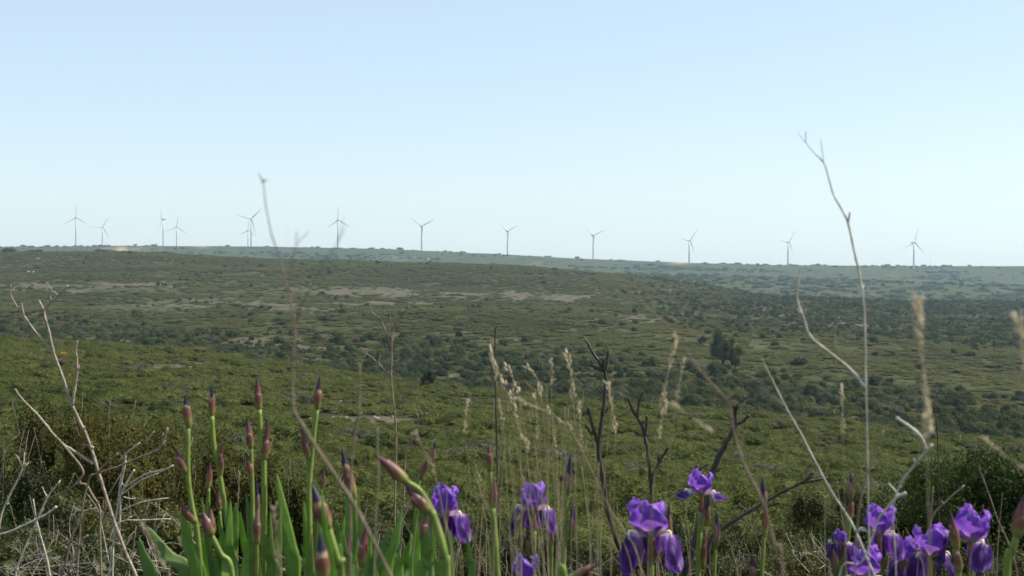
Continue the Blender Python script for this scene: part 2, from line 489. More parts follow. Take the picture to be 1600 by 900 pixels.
RED = [(190, 390, 6, 3.0, .9), (208, 388.5, 12, 0.8, .5), (172, 388.5, 9, 0.8, .4), (1062, 411.5, 10, 1.0, .55), (317, 386.8, 7, 0.8, .45), (838, 411, 6, 1.0, .35)]

def cover_at(x, y, z):
    px, py = project(x, np.maximum(y, 0.2), z)
    ahead = (y > 3) & (np.abs(px - 800) < 1200)
    b = np.zeros_like(px); rd = np.zeros_like(px)
    for (cx, cy, sx, sy, am) in BARE:
        e = np.exp(-0.5 * (((px - cx) / sx) ** 2 + ((py - cy) / sy) ** 2))
        b = np.maximum(b, e * am)
    for (cx, cy, sx, sy, am) in RED:
        e = np.exp(-0.5 * (((px - cx) / sx) ** 2 + ((py - cy) / sy) ** 2))
        rd = np.maximum(rd, np.clip(e * am * 1.4, 0, 1))
    b = np.where(ahead, b, 0); rd = np.where(ahead, rd, 0)
    d = np.hypot(x, y)
    n = fbm(x / 14, y / 14, 21, 4)
    n2 = fbm(x / 70, y / 70, 33, 3)
    n3 = fbm(x / 4, y / 4, 61, 3)
    n4 = fbm(x / 1.6, y / 3.5, 63, 2)
    bare = .92 * b * np.clip(1.4 * n + 1.2 * n3 + 1.0 * n4 - 1.12, 0, 1) + sstep(0.56, 0.75, n2) * sstep(.45, .7, n) * np.where(d > 150, 0.6, 0.25)
    return 1 - np.clip(bare, 0, 1), rd

# ------------------------------------------------------------------ the ground sheet
def build_ground():
    rr = np.exp(np.linspace(math.log(0.25), math.log(4400), 540))
    fine = np.arange(-27, 27.01, 0.1)
    coarse = np.arange(29, 331.1, 2.0)
    az = np.radians(np.concatenate([fine, coarse]))
    A, RR = np.meshgrid(az, rr)
    Xc = RR * np.sin(A); Yc = RR * np.cos(A)
    Z = height(Xc.ravel(), Yc.ravel()).reshape(Xc.shape)
    nr, na = Xc.shape
    V = np.stack([Xc.ravel(), Yc.ravel(), Z.ravel()], 1)
    V = np.concatenate([V, [[0, 0, -0.75]]])
    i = np.arange(nr - 1)[:, None]; j = np.arange(na)[None, :]
    jn = (j + 1) % na
    q = np.stack([i * na + j, (i + 1) * na + j, (i + 1) * na + jn, i * na + jn], -1).reshape(-1, 4)
    q = q[:, ::-1]
    m, nt, out = new_mat('garrigue_ground')
    cov = N(nt, "ShaderNodeAttribute", attribute_name="cover").outputs["Fac"]
    red = N(nt, "ShaderNodeAttribute", attribute_name="red").outputs["Fac"]
    nA = noise(nt, 0.9, 5); nB = noise(nt, 0.06, 5); nC = noise(nt, 0.012, 4)
    g1 = ramp(nt, nB, [(0.3, (0.032, 0.036, 0.012)), (0.5, (0.046, 0.049, 0.016)), (0.7, (0.064, 0.064, 0.024))])
    g2 = ramp(nt, nC, [(0.35, (0.86, 0.92, 0.85)), (0.65, (1.10, 1.06, 1.02))])
    green = mixc(nt, 1.0, g1, g2, 'MULTIPLY')
    gf = ramp(nt, nA, [(0.3, 0.62), (0.7, 1.2)])
    green = mixc(nt, 1.0, green, gf, 'MULTIPLY')
    soil = ramp(nt, noise(nt, 0.35, 5), [(0.3, (0.052, 0.046, 0.026)), (0.5, (0.080, 0.068, 0.044)), (0.68, (0.125, 0.106, 0.075))])
    a = N(nt, "ShaderNodeMath", operation='MULTIPLY_ADD'); a.inputs[1].default_value = 0.5; a.inputs[2].default_value = -0.25
    nt.links.new(nA, a.inputs[0])
    s = N(nt, "ShaderNodeMath", operation='ADD'); nt.links.new(a.outputs[0], s.inputs[0]); nt.links.new(cov, s.inputs[1])
    f = ramp(nt, s.outputs[0], [(0.35, 0.0), (0.8, 1.0)])
    gap_shade = N(nt, "ShaderNodeAttribute", attribute_name="litter_shade").outputs["Fac"]
    green = mixc(nt, gap_shade, green, (0.026, 0.025, 0.012))  # near slope: dark leaf litter, with the shade between clumps painted into it
    col = mixc(nt, f, soil, green)
    col = mixc(nt, red, col, (0.33, 0.20, 0.13))
    surf(nt, out, col, 0.95, 0.05, bump=nA, bump_str=0.6, bump_dist=0.15)
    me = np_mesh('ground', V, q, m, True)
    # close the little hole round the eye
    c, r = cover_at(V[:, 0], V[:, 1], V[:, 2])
    for nm, arr in (("cover", c), ("red", r), ("litter_shade", sstep(225, 150, np.hypot(V[:, 0], V[:, 1])) * 0.85)):
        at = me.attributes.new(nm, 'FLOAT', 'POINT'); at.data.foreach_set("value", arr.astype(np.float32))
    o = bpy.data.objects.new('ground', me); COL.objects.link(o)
    tag(o, 'rolling green garrigue hillside with bare stony patches', kind='structure')
    return o
build_ground()

# ------------------------------------------------------------------ foliage clumps
_t = (1 + 5 ** .5) / 2
ICO_V = np.array([(-1, _t, 0), (1, _t, 0), (-1, -_t, 0), (1, -_t, 0), (0, -1, _t), (0, 1, _t), (0, -1, -_t), (0, 1, -_t), (_t, 0, -1), (_t, 0, 1), (-_t, 0, -1), (-_t, 0, 1)]) / math.sqrt(1 + _t * _t)
ICO_F = np.array([(0, 11, 5), (0, 5, 1), (0, 1, 7), (0, 7, 10), (0, 10, 11), (1, 5, 9), (5, 11, 4), (11, 10, 2), (10, 7, 6), (7, 1, 8), (3, 9, 4), (3, 4, 2), (3, 2, 6), (3, 6, 8), (3, 8, 9), (4, 9, 5), (2, 4, 11), (6, 2, 10), (8, 6, 7), (9, 8, 1)])

def clump_arrays(seed, nblob, nleaf, leaf, flat=1.0, lift=0.0, spread=0.62, blob=(0.28, 0.5), long=1.0, core=0.72, shape='dome', zs=1.0):
    """unit bush (radius 1 across, base at z=0): leaf-sized diamonds over many small lobes, with a twiggy core in each lobe"""
    g = np.random.default_rng(seed)
    C = []; Rb = []
    for k in range(nblob):
        a = g.uniform(0, 2 * math.pi); rr = math.sqrt(g.uniform(0, 1)) * spread
        if shape == 'dome':
            h = math.sqrt(max(0.02, 1 - (rr / 0.8) ** 2)) * g.uniform(0.25, 0.72)
        else:
            h = g.uniform(0.2, 1.0); rr *= math.sqrt(max(0.08, 1 - (2 * h - 1) ** 2))
        C.append((rr * math.cos(a), rr * math.sin(a), h)); Rb.append(g.uniform(*blob))
    C = np.array(C); Rb = np.array(Rb)
    V = []; F = []
    w = Rb ** 2 / np.sum(Rb ** 2)
    idx = g.choice(nblob, nleaf, p=w)
    dirs = g.normal(size=(nleaf, 3)); dirs[:, 2] = np.abs(dirs[:, 2]) * 0.9 - 0.15 * g.random(nleaf)
    dirs /= np.linalg.norm(dirs, axis=1)[:, None]
    rad = Rb[idx] * g.uniform(0.78, 1.08, nleaf) * (1 + 0.18 * np.sin(dirs[:, 0] * 9 + idx) * np.cos(dirs[:, 1] * 8))
    pos = C[idx] + dirs * rad[:, None]
    pos[:, 2] = np.maximum(pos[:, 2], 0.01) * zs
    nrm = dirs * 0.9 + g.normal(size=(nleaf, 3)) * 0.55
    nrm /= np.linalg.norm(nrm, axis=1)[:, None]
    u = np.cross(nrm, g.normal(size=(nleaf, 3))); u /= np.linalg.norm(u, axis=1)[:, None]
    v = np.cross(nrm, u)
    L = leaf * g.uniform(0.6, 1.35, nleaf)[:, None]
    quad = np.stack([pos - u * L * long, pos - v * L * 0.55, pos + u * L * long, pos + v * L * 0.55], 1).reshape(-1, 3)
    q = np.arange(4 * nleaf).reshape(-1, 4)
    tri = np.concatenate([q[:, [0, 1, 2]], q[:, [0, 2, 3]]])
    V.append(quad); F.append(tri); off = len(quad)
    for c, r in zip(C, Rb):
        cv = ICO_V * r * core * g.uniform(0.9, 1.1, (12, 1)) + c
        cv[:, 2] = np.maximum(cv[:, 2], -0.05) * zs
        V.append(cv); F.append(ICO_F + off); off += 12
    V = np.concatenate(V); F = np.concatenate(F)
    V[:, 2] = V[:, 2] * flat + lift
    return V, F

def clump_mesh(name, mat, **kw):
    V, F = clump_arrays(**kw)
    return np_mesh(name, V, F, mat)

def stuff_scatter(name, label, pts, scl, rot, idx, meshes):
    """one ground-cover object: the clumps are placed on its points by geometry nodes"""
    pc = bpy.data.collections.new(name + '_pieces')
    for k, me in enumerate(meshes):
        pc.objects.link(bpy.data.objects.new('%s_piece.%03d' % (name, k), me))
    me = bpy.data.meshes.new(name)
    me.vertices.add(len(pts)); me.vertices.foreach_set("co", pts.astype(np.float32).ravel())
    for nm, arr in (("scl", scl), ("rot", rot)):
        at = me.attributes.new(nm, 'FLOAT_VECTOR', 'POINT'); at.data.foreach_set("vector", arr.astype(np.float32).ravel())
    at = me.attributes.new("idx", 'INT', 'POINT'); at.data.foreach_set("value", idx.astype(np.int32))
    me.update()
    o = bpy.data.objects.new(name, me); COL.objects.link(o)
    ng = bpy.data.node_groups.new(name + '_nodes', 'GeometryNodeTree')
    ng.interface.new_socket('Geometry', in_out='INPUT', socket_type='NodeSocketGeometry')
    ng.interface.new_socket('Geometry', in_out='OUTPUT', socket_type='NodeSocketGeometry')
    gi = ng.nodes.new('NodeGroupInput'); go = ng.nodes.new('NodeGroupOutput')
    ci = ng.nodes.new('GeometryNodeCollectionInfo'); ci.inputs[0].default_value = pc; ci.inputs[1].default_value = True; ci.inputs[2].default_value = True
    iop = ng.nodes.new('GeometryNodeInstanceOnPoints'); iop.inputs['Pick Instance'].default_value = True
    def na(nm, t):
        n = ng.nodes.new('GeometryNodeInputNamedAttribute'); n.data_type = t; n.inputs[0].default_value = nm
        return n.outputs[0]
    ng.links.new(gi.outputs[0], iop.inputs['Points'])
    ng.links.new(ci.outputs[0], iop.inputs['Instance'])
    ng.links.new(na('idx', 'INT'), iop.inputs['Instance Index'])
    er = ng.nodes.new('FunctionNodeEulerToRotation')
    ng.links.new(na('rot', 'FLOAT_VECTOR'), er.inputs[0])
    ng.links.new(er.outputs[0], iop.inputs['Rotation'])
    ng.links.new(na('scl', 'FLOAT_VECTOR'), iop.inputs['Scale'])
    ng.links.new(iop.outputs[0], go.inputs[0])
    md = o.modifiers.new('scatter', 'NODES'); md.node_group = ng
    tag(o, label, kind='stuff')
    return o

def sector(n, d0, d1, half=0.44):
    r = np.sqrt(RNG.uniform(d0 * d0, d1 * d1, n)); a = RNG.uniform(-half, half, n)
    return r * np.sin(a), r * np.cos(a)

CLUMP = {}
def clumps(kind, mat, lod, n=4, **kw):
    base = {0: dict(nblob=22, nleaf=5000, leaf=0.026), 1: dict(nblob=15, nleaf=1500, leaf=0.05), 2: dict(nblob=14, nleaf=1500, leaf=0.06, zs=1.7)}[lod]
    base.update(kw)
    key = (kind, lod)
    if key not in CLUMP:
        CLUMP[key] = [clump_mesh('%s_foliage' % kind, M[mat], seed=hash(kind) % 97 * 0 + sum(map(ord, kind)) + 31 * k + 7 * lod, **base) for k in range(n)]
    return CLUMP[key]

# ---- scrub carpet of the near slope
def scatter_band(name, label, n, d0, d1, rmin, rmax, mats, lod, keep, hmul=(0.4, 0.8)):
    x, y = sector(n, d0, d1)
    z = height(x, y)
    c, rd = cover_at(x, y, z)
    ok = RNG.random(n) < keep(x, y, c, rd)
    x, y, z, c = x[ok], y[ok], z[ok], c[ok]
    k = len(x)
    r = rmin + (rmax - rmin) * RNG.beta(1.6, 3.2, k)
    r *= np.clip(0.45 + 0.65 * c, 0.4, 1.1)
    sc = np.stack([r * RNG.uniform(.85, 1.2, k), r * RNG.uniform(.85, 1.2, k), r * RNG.uniform(*hmul, k)], 1)
    rot = np.zeros((k, 3)); rot[:, 2] = RNG.uniform(0, 6.28, k)
    return x, y, z, sc, rot

pick_w = lambda k, n, p: RNG.choice(n, k, p=np.array(p) / sum(p))
near_m = clumps('near_scrub_patch', 'scrub', 1, 5)
near_m = near_m + clumps('slope_dark', 'dark', 1, 2) + clumps('slope_grey', 'grey', 1, 2) + clumps('slope_yellow', 'yellow_soft', 1, 1)
near_hi = clumps('near_scrub_patch_fine', 'scrub', 0, 4, blob=(.2, .42))
# 9-45 m: the largest ones become single shrubs further down
bx, by, bz, bs, br = scatter_band('', '', 1250, 12, 46, .30, 1.15, None, 0, lambda x, y, c, r: np.clip(c * 1.15 - .1, 0, 1), (0.5, 0.95))
order = np.argsort(by / bs[:, 0])
vis = np.abs(bx / by) < 0.42
sing = [i for i in order if vis[i]][:185]
rest = np.setdiff1d(np.arange(len(bx)), sing)
stuff_scatter('near_slope_scrub', 'low olive-green scrub carpet on the upper part of the near slope', np.stack([bx, by, bz - .04], 1)[rest], bs[rest], br[rest], RNG.integers(0, 4, len(rest)), near_hi)
x, y, z, s, r = scatter_band('', '', 15500, 45, 215, .36, 1.3, None, 1, lambda x, y, c, r: np.clip(c * 1.2 - .15, 0.02, 1), (0.4, 0.8))
stuff_scatter('kermes_oak_carpet', 'dense carpet of low green kermes oak scrub over the near slope', np.stack([x, y, z - .08], 1), s, r, np.where(RNG.random(len(x)) < .90 - .35 * sstep(.50, .65, fbm(x / 18, y / 18, 5, 3)) * sstep(130, 80, y), np.where(RNG.random(len(x)) < .5 * sstep(70, 110, y), 9, RNG.integers(0, 5, len(x))), 5 + RNG.integers(0, 5, len(x))), near_m)

mid_m = clumps('valley_scrub', 'scrub_far', 2, 4) + clumps('valley_dark_scrub', 'dark', 2, 3) + clumps('valley_grey_scrub', 'grey', 2, 2)
def keep_carpet(x, y, c, r):
    px, py = project(x, y, height(x, y))
    n = fbm(x / 22, y / 22, 52, 3)
    return np.clip((0.25 + 0.75 * sstep(.30, .52, n)) * np.clip(c * 1.3 - .3, 0.07, 1), 0, 1)
x, y, z, s, r = scatter_band('', '', 95000, 170, 1080, 1.0, 3.6, None, 2, keep_carpet, (0.10, 0.22))
stuff_scatter('hillside_carpet', 'continuous low olive scrub carpet over the middle hillside', np.stack([x, y, z - .1], 1), s, r, RNG.integers(0, 4, len(x)), mid_m[:4])
def crest_at(px): return np.interp(px, X_, crest_d)
def keep_dark(x, y, c, r):
    px, py = project(x, y, height(x, y)); d = y
    cd = crest_at(px)
    valley = sstep(1.25, 1.5, d / cd) * sstep(2.6, 1.9, d / cd) * (0.62 + .38 * sstep(.44, .60, fbm(x / 30, y / 22, 58, 3)))
    right = sstep(950, 1250, px) * sstep(380, 480, d) * (0.25 + .75 * sstep(.47, .57, fbm(x / 11, y / 24, 59, 3)))
    left = sstep(320, 60, px) * sstep(1.4, 1.7, d / cd) * sstep(480, 360, d) * .7
    spots = sstep(.60, .70, fbm(x / 16, y / 16, 77, 3)) * .55
    return np.clip(np.maximum.reduce([valley * .85, right * .58, left * .55, spots * .10]) * (0.3 + .7 * c), 0, 1)
x, y, z, s, r = scatter_band('', '', 130000, 175, 1000, .5, 2.3, None, 2, keep_dark, (0.45, 0.8))
k = len(x)
u = RNG.random(k)
idx = np.where(u < .74, 4 + RNG.integers(0, 3, k), np.where(u > 0.90, 7 + RNG.integers(0, 2, k), RNG.integers(0, 4, k)))
stuff_scatter('valley_scrub_thicket', 'darker scrub gathered in the valley and on the right-hand plateau', np.stack([x, y, z - .1], 1), s, r, idx, mid_m)

far_m = clumps('far_dark_thicket', 'dark', 2, 3) + clumps('far_green_thicket', 'scrub_far', 2, 2)
def keep_far(x, y, c, r):
    n = fbm(x / 120, y / 50, 91, 3)
    return np.clip(0.03 + 0.25 * sstep(1720, 1650, y) + 0.9 * sstep(.55, .72, n), 0, 1) * (r < .1) * np.where(y > 2200, .22, 1)
x, y, z, s, r = scatter_band('', '', 26000, 1050, 2700, 1.6, 7.5, None, 2, keep_far, (0.22, 0.45))
stuff_scatter('ridge_thicket', 'dark low thickets dotted over the hazy far ridge', np.stack([x, y, z - .3], 1), s, r, RNG.integers(0, 5, len(x)), far_m)

# ------------------------------------------------------------------ single bushes and trees on the hillsides
TURB_X = [117, 160, 255, 276, 388, 392, 528, 659, 793, 927, 1077, 1231, 1428]
NTH = ['first', 'second', 'third', 'fourth', 'fifth', 'sixth', 'seventh', 'eighth', 'ninth', 'tenth', 'eleventh', 'twelfth', 'thirteenth']
def place_word(px, py):
    k = int(np.argmin([abs(px - t) for t in TURB_X]))
    t = NTH[k] + ' turbine from left'
    side = '' if abs(px - TURB_X[k]) < 12 else ('left of ' if px < TURB_X[k] else 'right of ')
    return ('below and ' + side if side else 'below ') + t

def bush(px, py, wpx, hpx, kind, label=None, group=None):
    p = ground_hit(px, py)
    m_per = p.y / FPX
    rr = max(0.25, wpx * 0.5 * m_per); hh = hpx * m_per
    mats = {'dark': 'bush_dark_far', 'olive': 'scrub', 'yellow': 'yellow', 'grey': 'grey', 'pale': 'pale'}
    ms = clumps('bush_' + kind, mats[kind], 1, 3, nblob=9, nleaf=380, leaf=0.11)
    name = {'dark': 'holm_oak_bush', 'olive': 'oak_shrub', 'yellow': 'yellow_green_bush', 'grey': 'grey_green_bush', 'pale': 'pale_cushion_bush'}[kind]
    o = bpy.data.objects.new(name, random.choice(ms)); COL.objects.link(o)
    o.location = (p.x, p.y, p.z - 0.05 * hh)
    o.scale = (rr, rr, hh * 1.05 / 1.7)
    o.rotation_euler = (0, 0, random.uniform(0, 6.28))
    adj = {'dark': 'dark green', 'olive': 'olive green', 'yellow': 'yellow-green', 'grey': 'grey-green', 'pale': 'whitish'}[kind]
    size = 'tiny' if wpx < 9 else 'small' if wpx < 14 else 'rounded' if wpx < 21 else 'broad'
    where = 'on upper hillside' if py < 470 else 'on mid hillside' if py < 520 else 'on lower hillside' if py < 570 else 'in the valley'
    lb = label or '%s %s bush %s, %s' % (size, adj, where, place_word(px, py))
    tag(o, lb, 'bush', group or lb.replace('bush', 'bushes', 1))
    return o

BUSH = [(991, 518, 11, 13, 'dark'), (820, 534, 15, 14, 'dark'), (805, 561, 16, 14, 'dark'), (782, 566, 10, 8, 'yellow'), (648, 551, 20, 14, 'dark'), (718, 527, 12, 16, 'dark'),
    (743, 530, 15, 10, 'grey'), (707, 553, 11, 14, 'dark'), (721, 553, 12, 14, 'dark'), (782, 552, 10, 9, 'yellow'), (638, 567, 23, 11, 'pale'), (655, 592, 32, 24, 'dark'), (690, 588, 18, 17, 'dark'),
    (607, 540, 20, 19, 'dark'), (502, 462, 12, 11, 'dark'), (409, 482, 11, 9, 'dark'), (421, 483, 8, 7, 'dark'), (437, 492, 12, 9, 'dark'), (533, 481, 6, 9, 'dark'), (653, 492, 11, 8, 'dark'),
    (760, 470, 7, 7, 'dark'), (743, 482, 7, 6, 'olive'), (510, 500, 34, 13, 'dark'), (555, 497, 36, 10, 'grey'), (700, 497, 40, 11, 'olive'), (675, 568, 30, 17, 'olive'), (546, 568, 13, 16, 'dark'),
    (509, 557, 15, 14, 'dark'), (467, 555, 13, 12, 'dark'), (469, 574, 14, 14, 'dark'), (509, 576, 11, 11, 'dark'), (447, 580, 16, 12, 'dark'), (484, 583, 16, 12, 'olive'), (520, 565, 14, 9, 'olive'),
    (164, 546, 30, 15, 'dark'), (192, 540, 18, 10, 'dark'), (135, 545, 17, 10, 'olive'), (215, 549, 16, 8, 'olive'), (246, 446, 9, 9, 'dark'), (257, 447, 11, 8, 'dark'), (291, 445, 9, 7, 'dark'), (308, 449, 8, 6, 'olive'), (281, 439, 5, 8, 'dark'),
    (378, 449, 9, 6, 'dark'), (393, 449, 8, 9, 'dark'), (371, 481, 14, 11, 'dark'), (380, 483, 8, 8, 'dark'), (393, 492, 9, 8, 'dark'), (278, 486, 7, 7, 'dark'), (291, 487, 5, 7, 'dark'),
    (212, 496, 7, 7, 'dark'), (241, 495, 8, 7, 'dark'), (145, 500, 15, 9, 'dark'), (157, 499, 13, 7, 'olive'), (182, 525, 15, 9, 'olive'), (220, 533, 17, 8, 'dark'), (304, 536, 7, 5, 'dark'), (319, 535, 7, 5, 'olive'),
    (858, 508, 9, 7, 'dark'), (885, 505, 9, 6, 'dark'), (1043, 501, 19, 15, 'olive'), (1077, 493, 20, 15, 'dark'), (1095, 501, 13, 12, 'dark'), (1164, 493, 12, 14, 'dark'), (1020, 547, 15, 14, 'dark'),
    (988, 550, 21, 14, 'olive'), (997, 565, 19, 13, 'dark'), (1030, 592, 27, 25, 'grey'), (1025, 622, 20, 22, 'dark'), (1028, 600, 18, 14, 'yellow'), (1082, 579, 19, 17, 'dark'), (1103, 580, 13, 9, 'yellow'), (1137, 578, 14, 14, 'yellow'),
    (1172, 600, 20, 17, 'yellow'), (1186, 604, 22, 18, 'dark'), (1211, 595, 16, 16, 'dark'), (1245, 570, 36, 18, 'dark'), (1254, 561, 20, 8, 'yellow'), (1272, 580, 38, 16, 'olive'), (1367, 558, 13, 14, 'dark'), (1396, 557, 11, 13, 'dark'),
    (1391, 601, 13, 19, 'dark'), (1402, 611, 12, 13, 'dark'), (1422, 611, 17, 14, 'olive'), (1334, 602, 14, 14, 'dark'), (1373, 633, 28, 18, 'dark'), (1383, 620, 12, 9, 'yellow'), (1415, 655, 15, 18, 'dark'), (1262, 626, 26, 21, 'olive'),
    (1508, 620, 16, 14, 'dark'), (1571, 625, 16, 17, 'dark'), (1567, 663, 14, 13, 'dark'), (1492, 666, 15, 15, 'olive'), (1597, 657, 10, 13, 'dark'), (1582, 543, 17, 17, 'dark'), (1514, 557, 24, 13, 'dark'), (1524, 549, 15, 12, 'dark'),
    (1491, 554, 13, 14, 'dark'), (1460, 616, 10, 10, 'dark'), (1450, 655, 22, 12, 'grey'), (1520, 685, 26, 15, 'grey'), (1555, 690, 18, 10, 'dark'), (1340, 665, 30, 20, 'dark'), (1315, 655, 20, 14, 'grey'), (1209, 643, 16, 10, 'yellow'),
    (1148, 632, 12, 11, 'yellow'), (1157, 619, 20, 16, 'yellow'), (1080, 618, 24, 20, 'olive'), (1092, 634, 22, 15, 'olive'), (1066, 632, 18, 18, 'dark'), (1122, 637, 22, 15, 'olive'), (1175, 648, 26, 18, 'grey'), (1108, 600, 18, 16, 'dark'),
    (1098, 612, 14, 14, 'grey'), (1130, 606, 22, 14, 'olive'), (1190, 630, 20, 16, 'dark'), (1230, 640, 18, 12, 'olive'), (1245, 612, 18, 15, 'dark'), (1235, 655, 24, 12, 'dark'), (1285, 640, 18, 14, 'grey'), (1300, 618, 16, 10, 'olive'),
    (1050, 648, 20, 12, 'dark'), (960, 612, 10, 8, 'dark'), (978, 608, 12, 9, 'dark'), (945, 600, 10, 8, 'olive'), (925, 590, 10, 8, 'dark'), (880, 590, 14, 8, 'olive'), (1011, 600, 14, 10, 'olive'), (1240, 523, 12, 9, 'pale'), (1160, 470, 14, 6, 'dark'), (60, 420, 14, 6, 'dark'), (1012, 472, 10, 7, 'dark'),
    (1336, 500, 14, 9, 'dark'), (1318, 512, 16, 10, 'dark'), (1360, 533, 16, 11, 'dark'), (1290, 520, 13, 9, 'olive'), (1450, 530, 15, 12, 'dark'), (1478, 512, 16, 12, 'dark'), (1418, 520, 14, 10, 'olive'), (1540, 515, 15, 11, 'dark'), (1570, 500, 15, 10, 'olive'), (1520, 492, 15, 11, 'dark'), (1595, 495, 12, 14, 'dark'), (1400, 490, 14, 9, 'dark'), (1340, 478, 13, 7, 'dark'), (1268, 490, 13, 8, 'dark'), (1210, 505, 14, 9, 'olive'), (1185, 515, 14, 9, 'grey'), (1140, 508, 12, 9, 'dark'), (1120, 480, 12, 8, 'dark')]
for b in BUSH: bush(*b)

# trees with a trunk to be seen
def tree(px, py, wpx, hpx, kind, label, seed, trunk=0.25):
    p = ground_hit(px, py)
    mp = p.y / FPX
    W = wpx * mp * 0.5; H = hpx * mp
    root = empty('holm_oak_tree', p)
    tag(root, label, 'tree', 'trees standing above the valley scrub')
    g = random.Random(seed)
    mb = MB()
    th = H * trunk
    tube(mb, catmull([(0, 0, -0.2), (0.04 * W, 0, th * .6), (-0.03 * W, 0.02, th * 1.2), (0, 0, H * .75)], 4), [0.06 * H * (1 - .8 * i / 12) for i in range(13)], 7)
    for k in range(6):
        a = g.uniform(0, 6.28); e = Vector((math.cos(a) * W * .6, math.sin(a) * W * .6, H * g.uniform(.5, .85)))
        tube(mb, catmull([(0, 0, th * .9), e * .5 + Vector((0, 0, .1 * H)), e], 3), [0.025 * H * (1 - .8 * i / 6) for i in range(7)], 5)
    t = mb.build('trunk', M['bark'], root)
    V, F = clump_arrays(seed, 16, 9000, 0.028, shape='ball', spread=0.75, blob=(.2, .36), core=.7, zs=H * (1 - trunk) * .92 / W)
    V = V * np.array([W, W, W]) + np.array([0, 0, th])
    me = np_mesh('crown', V, F, M[kind]); c = bpy.data.objects.new('crown', me); COL.objects.link(c); c.parent = root
    return root
tree(1130, 576, 46, 56, 'dark', 'tallest dark holm oak standing over the valley scrub at right', 5, .12)
tree(1150, 578, 28, 36, 'yellow', 'yellow-green young oak leaning against the right side of the tallest holm oak', 6, .12)
tree(1098, 545, 17, 19, 'dark', 'small round-headed tree on a visible trunk left of the tallest holm oak', 7, .35)
tree(670, 606, 30, 26, 'dark', 'dark squat oak at the valley edge behind the bare forked twig', 8, .15)

# broom in flower
for (px, py, w, h, lb) in [(97, 557, 24, 7, 'widest orange-yellow flowering broom patch at the near slope crest, left'), (21, 541, 6, 5, 'tiny yellow broom spot near the left edge of the near slope crest'),
                           (70, 553, 16, 3, 'thin orange broom streak touching the left end of the widest broom patch'), (393, 600, 8, 6, 'small yellow broom in the grass left of the tallest purple-tipped bud'), (107, 593, 6, 4, 'faint orange broom spot behind the forked dry stalk')]:
    p = ground_hit(px, py); mp = p.y / FPX
    ms = clumps('broom', 'broom', 1, 2, nblob=10, nleaf=700, leaf=.07)
    o = bpy.data.objects.new('flowering_broom', ms[0]); COL.objects.link(o)
    o.location = p; o.scale = (w * .5 * mp, w * .4 * mp, max(h * mp, .5)); o.rotation_euler = (0, 0, px)
    tag(o, lb, 'bush', 'yellow flowering broom')

# the nearest scrub clumps, one object each
hi = near_hi
zones = [(-1e9, 60, 'behind the bottom left twigs'), (60, 160, 'behind the forked dry stalk'), (160, 270, 'behind the curved dry branch'), (270, 345, 'behind the two leftmost tall buds'), (345, 430, 'behind the middle tall buds'),
         (430, 520, 'behind the single large leaf'), (520, 600, 'behind the violet-tipped bud'), (600, 680, 'behind the long rosy buds'), (680, 745, 'behind the leftmost open iris'), (745, 800, 'behind the two-bud stalk'),
         (800, 870, 'behind the grass-veiled iris'), (870, 940, 'behind the dark violet bud'), (940, 990, 'behind the taller charred branch'), (990, 1060, 'behind the largest open iris'), (1060, 1140, 'behind the highest open iris'),
         (1140, 1220, 'behind the lying dark branch'), (1220, 1300, 'behind the slanting pale stem'), (1300, 1380, 'behind the tall right stalk'), (1380, 1470, 'behind the right flower cluster'), (1470, 1e9, 'behind the dark round bush')]
for i in sing:
    o = bpy.data.objects.new('garrigue_shrub', hi[int(i) % 4]); COL.objects.link(o)
    o.location = (bx[i], by[i], bz[i] - .04); o.scale = bs[i]; o.rotation_euler = br[i]
    px, py = project(bx[i], by[i], bz[i])
    zn = next(z for a, b, z in zones if a <= px < b)
    dist = 'nearest' if by[i] < 16 else 'nearer' if by[i] < 20 else 'middle' if by[i] < 26 else 'upper'
    lb = 'low scrub clump, %s near slope, %s' % (dist, zn)
    tag(o, lb, 'shrub', lb.replace('clump', 'clumps'))

# ------------------------------------------------------------------ wind turbines
def blade_mesh():
    mb = MB(); L = 27.0; n = 14; v = []; f = []; t = []
    prof = [(0.5, 0), (0.25, 0.10), (-0.1, 0.13), (-0.35, 0.09), (-0.5, 0), (-0.35, -0.06), (-0.1, -0.08), (0.25, -0.04)]
    for i in range(n + 1):
        s = i / n
        z = 0.8 + s * (L - .8)
        if s < .04: ch, th = 1.2, 4.0
        else: ch = (2.5 if s > .12 else 1.2 + 1.3 * (s - .04) / .08) * (1 - 0.80 * max(0, (s - .12) / .88) ** .9); th = 1.6 - .8 * s
        tw = R(14 * (1 - s) ** 2)
        for (a, b) in prof:
            x, y = a * ch - .15 * ch, b * ch * th
            v.append((x * math.cos(tw) - y * math.sin(tw), x * math.sin(tw) + y * math.cos(tw) - .6 * s * s, z)); t.append(s)
    for i in range(n):
        for k in range(8):
            a = i * 8 + k; b = i * 8 + (k + 1) % 8
            f.append((a, b, b + 8, a + 8))
    f.append(tuple(range(n * 8, n * 8 + 8)))
    mb.add(v, f, t)
    o = mb.build('blade', M['white']); me = o.data
    bpy.data.objects.remove(o)
    return me
BLADE = blade_mesh()

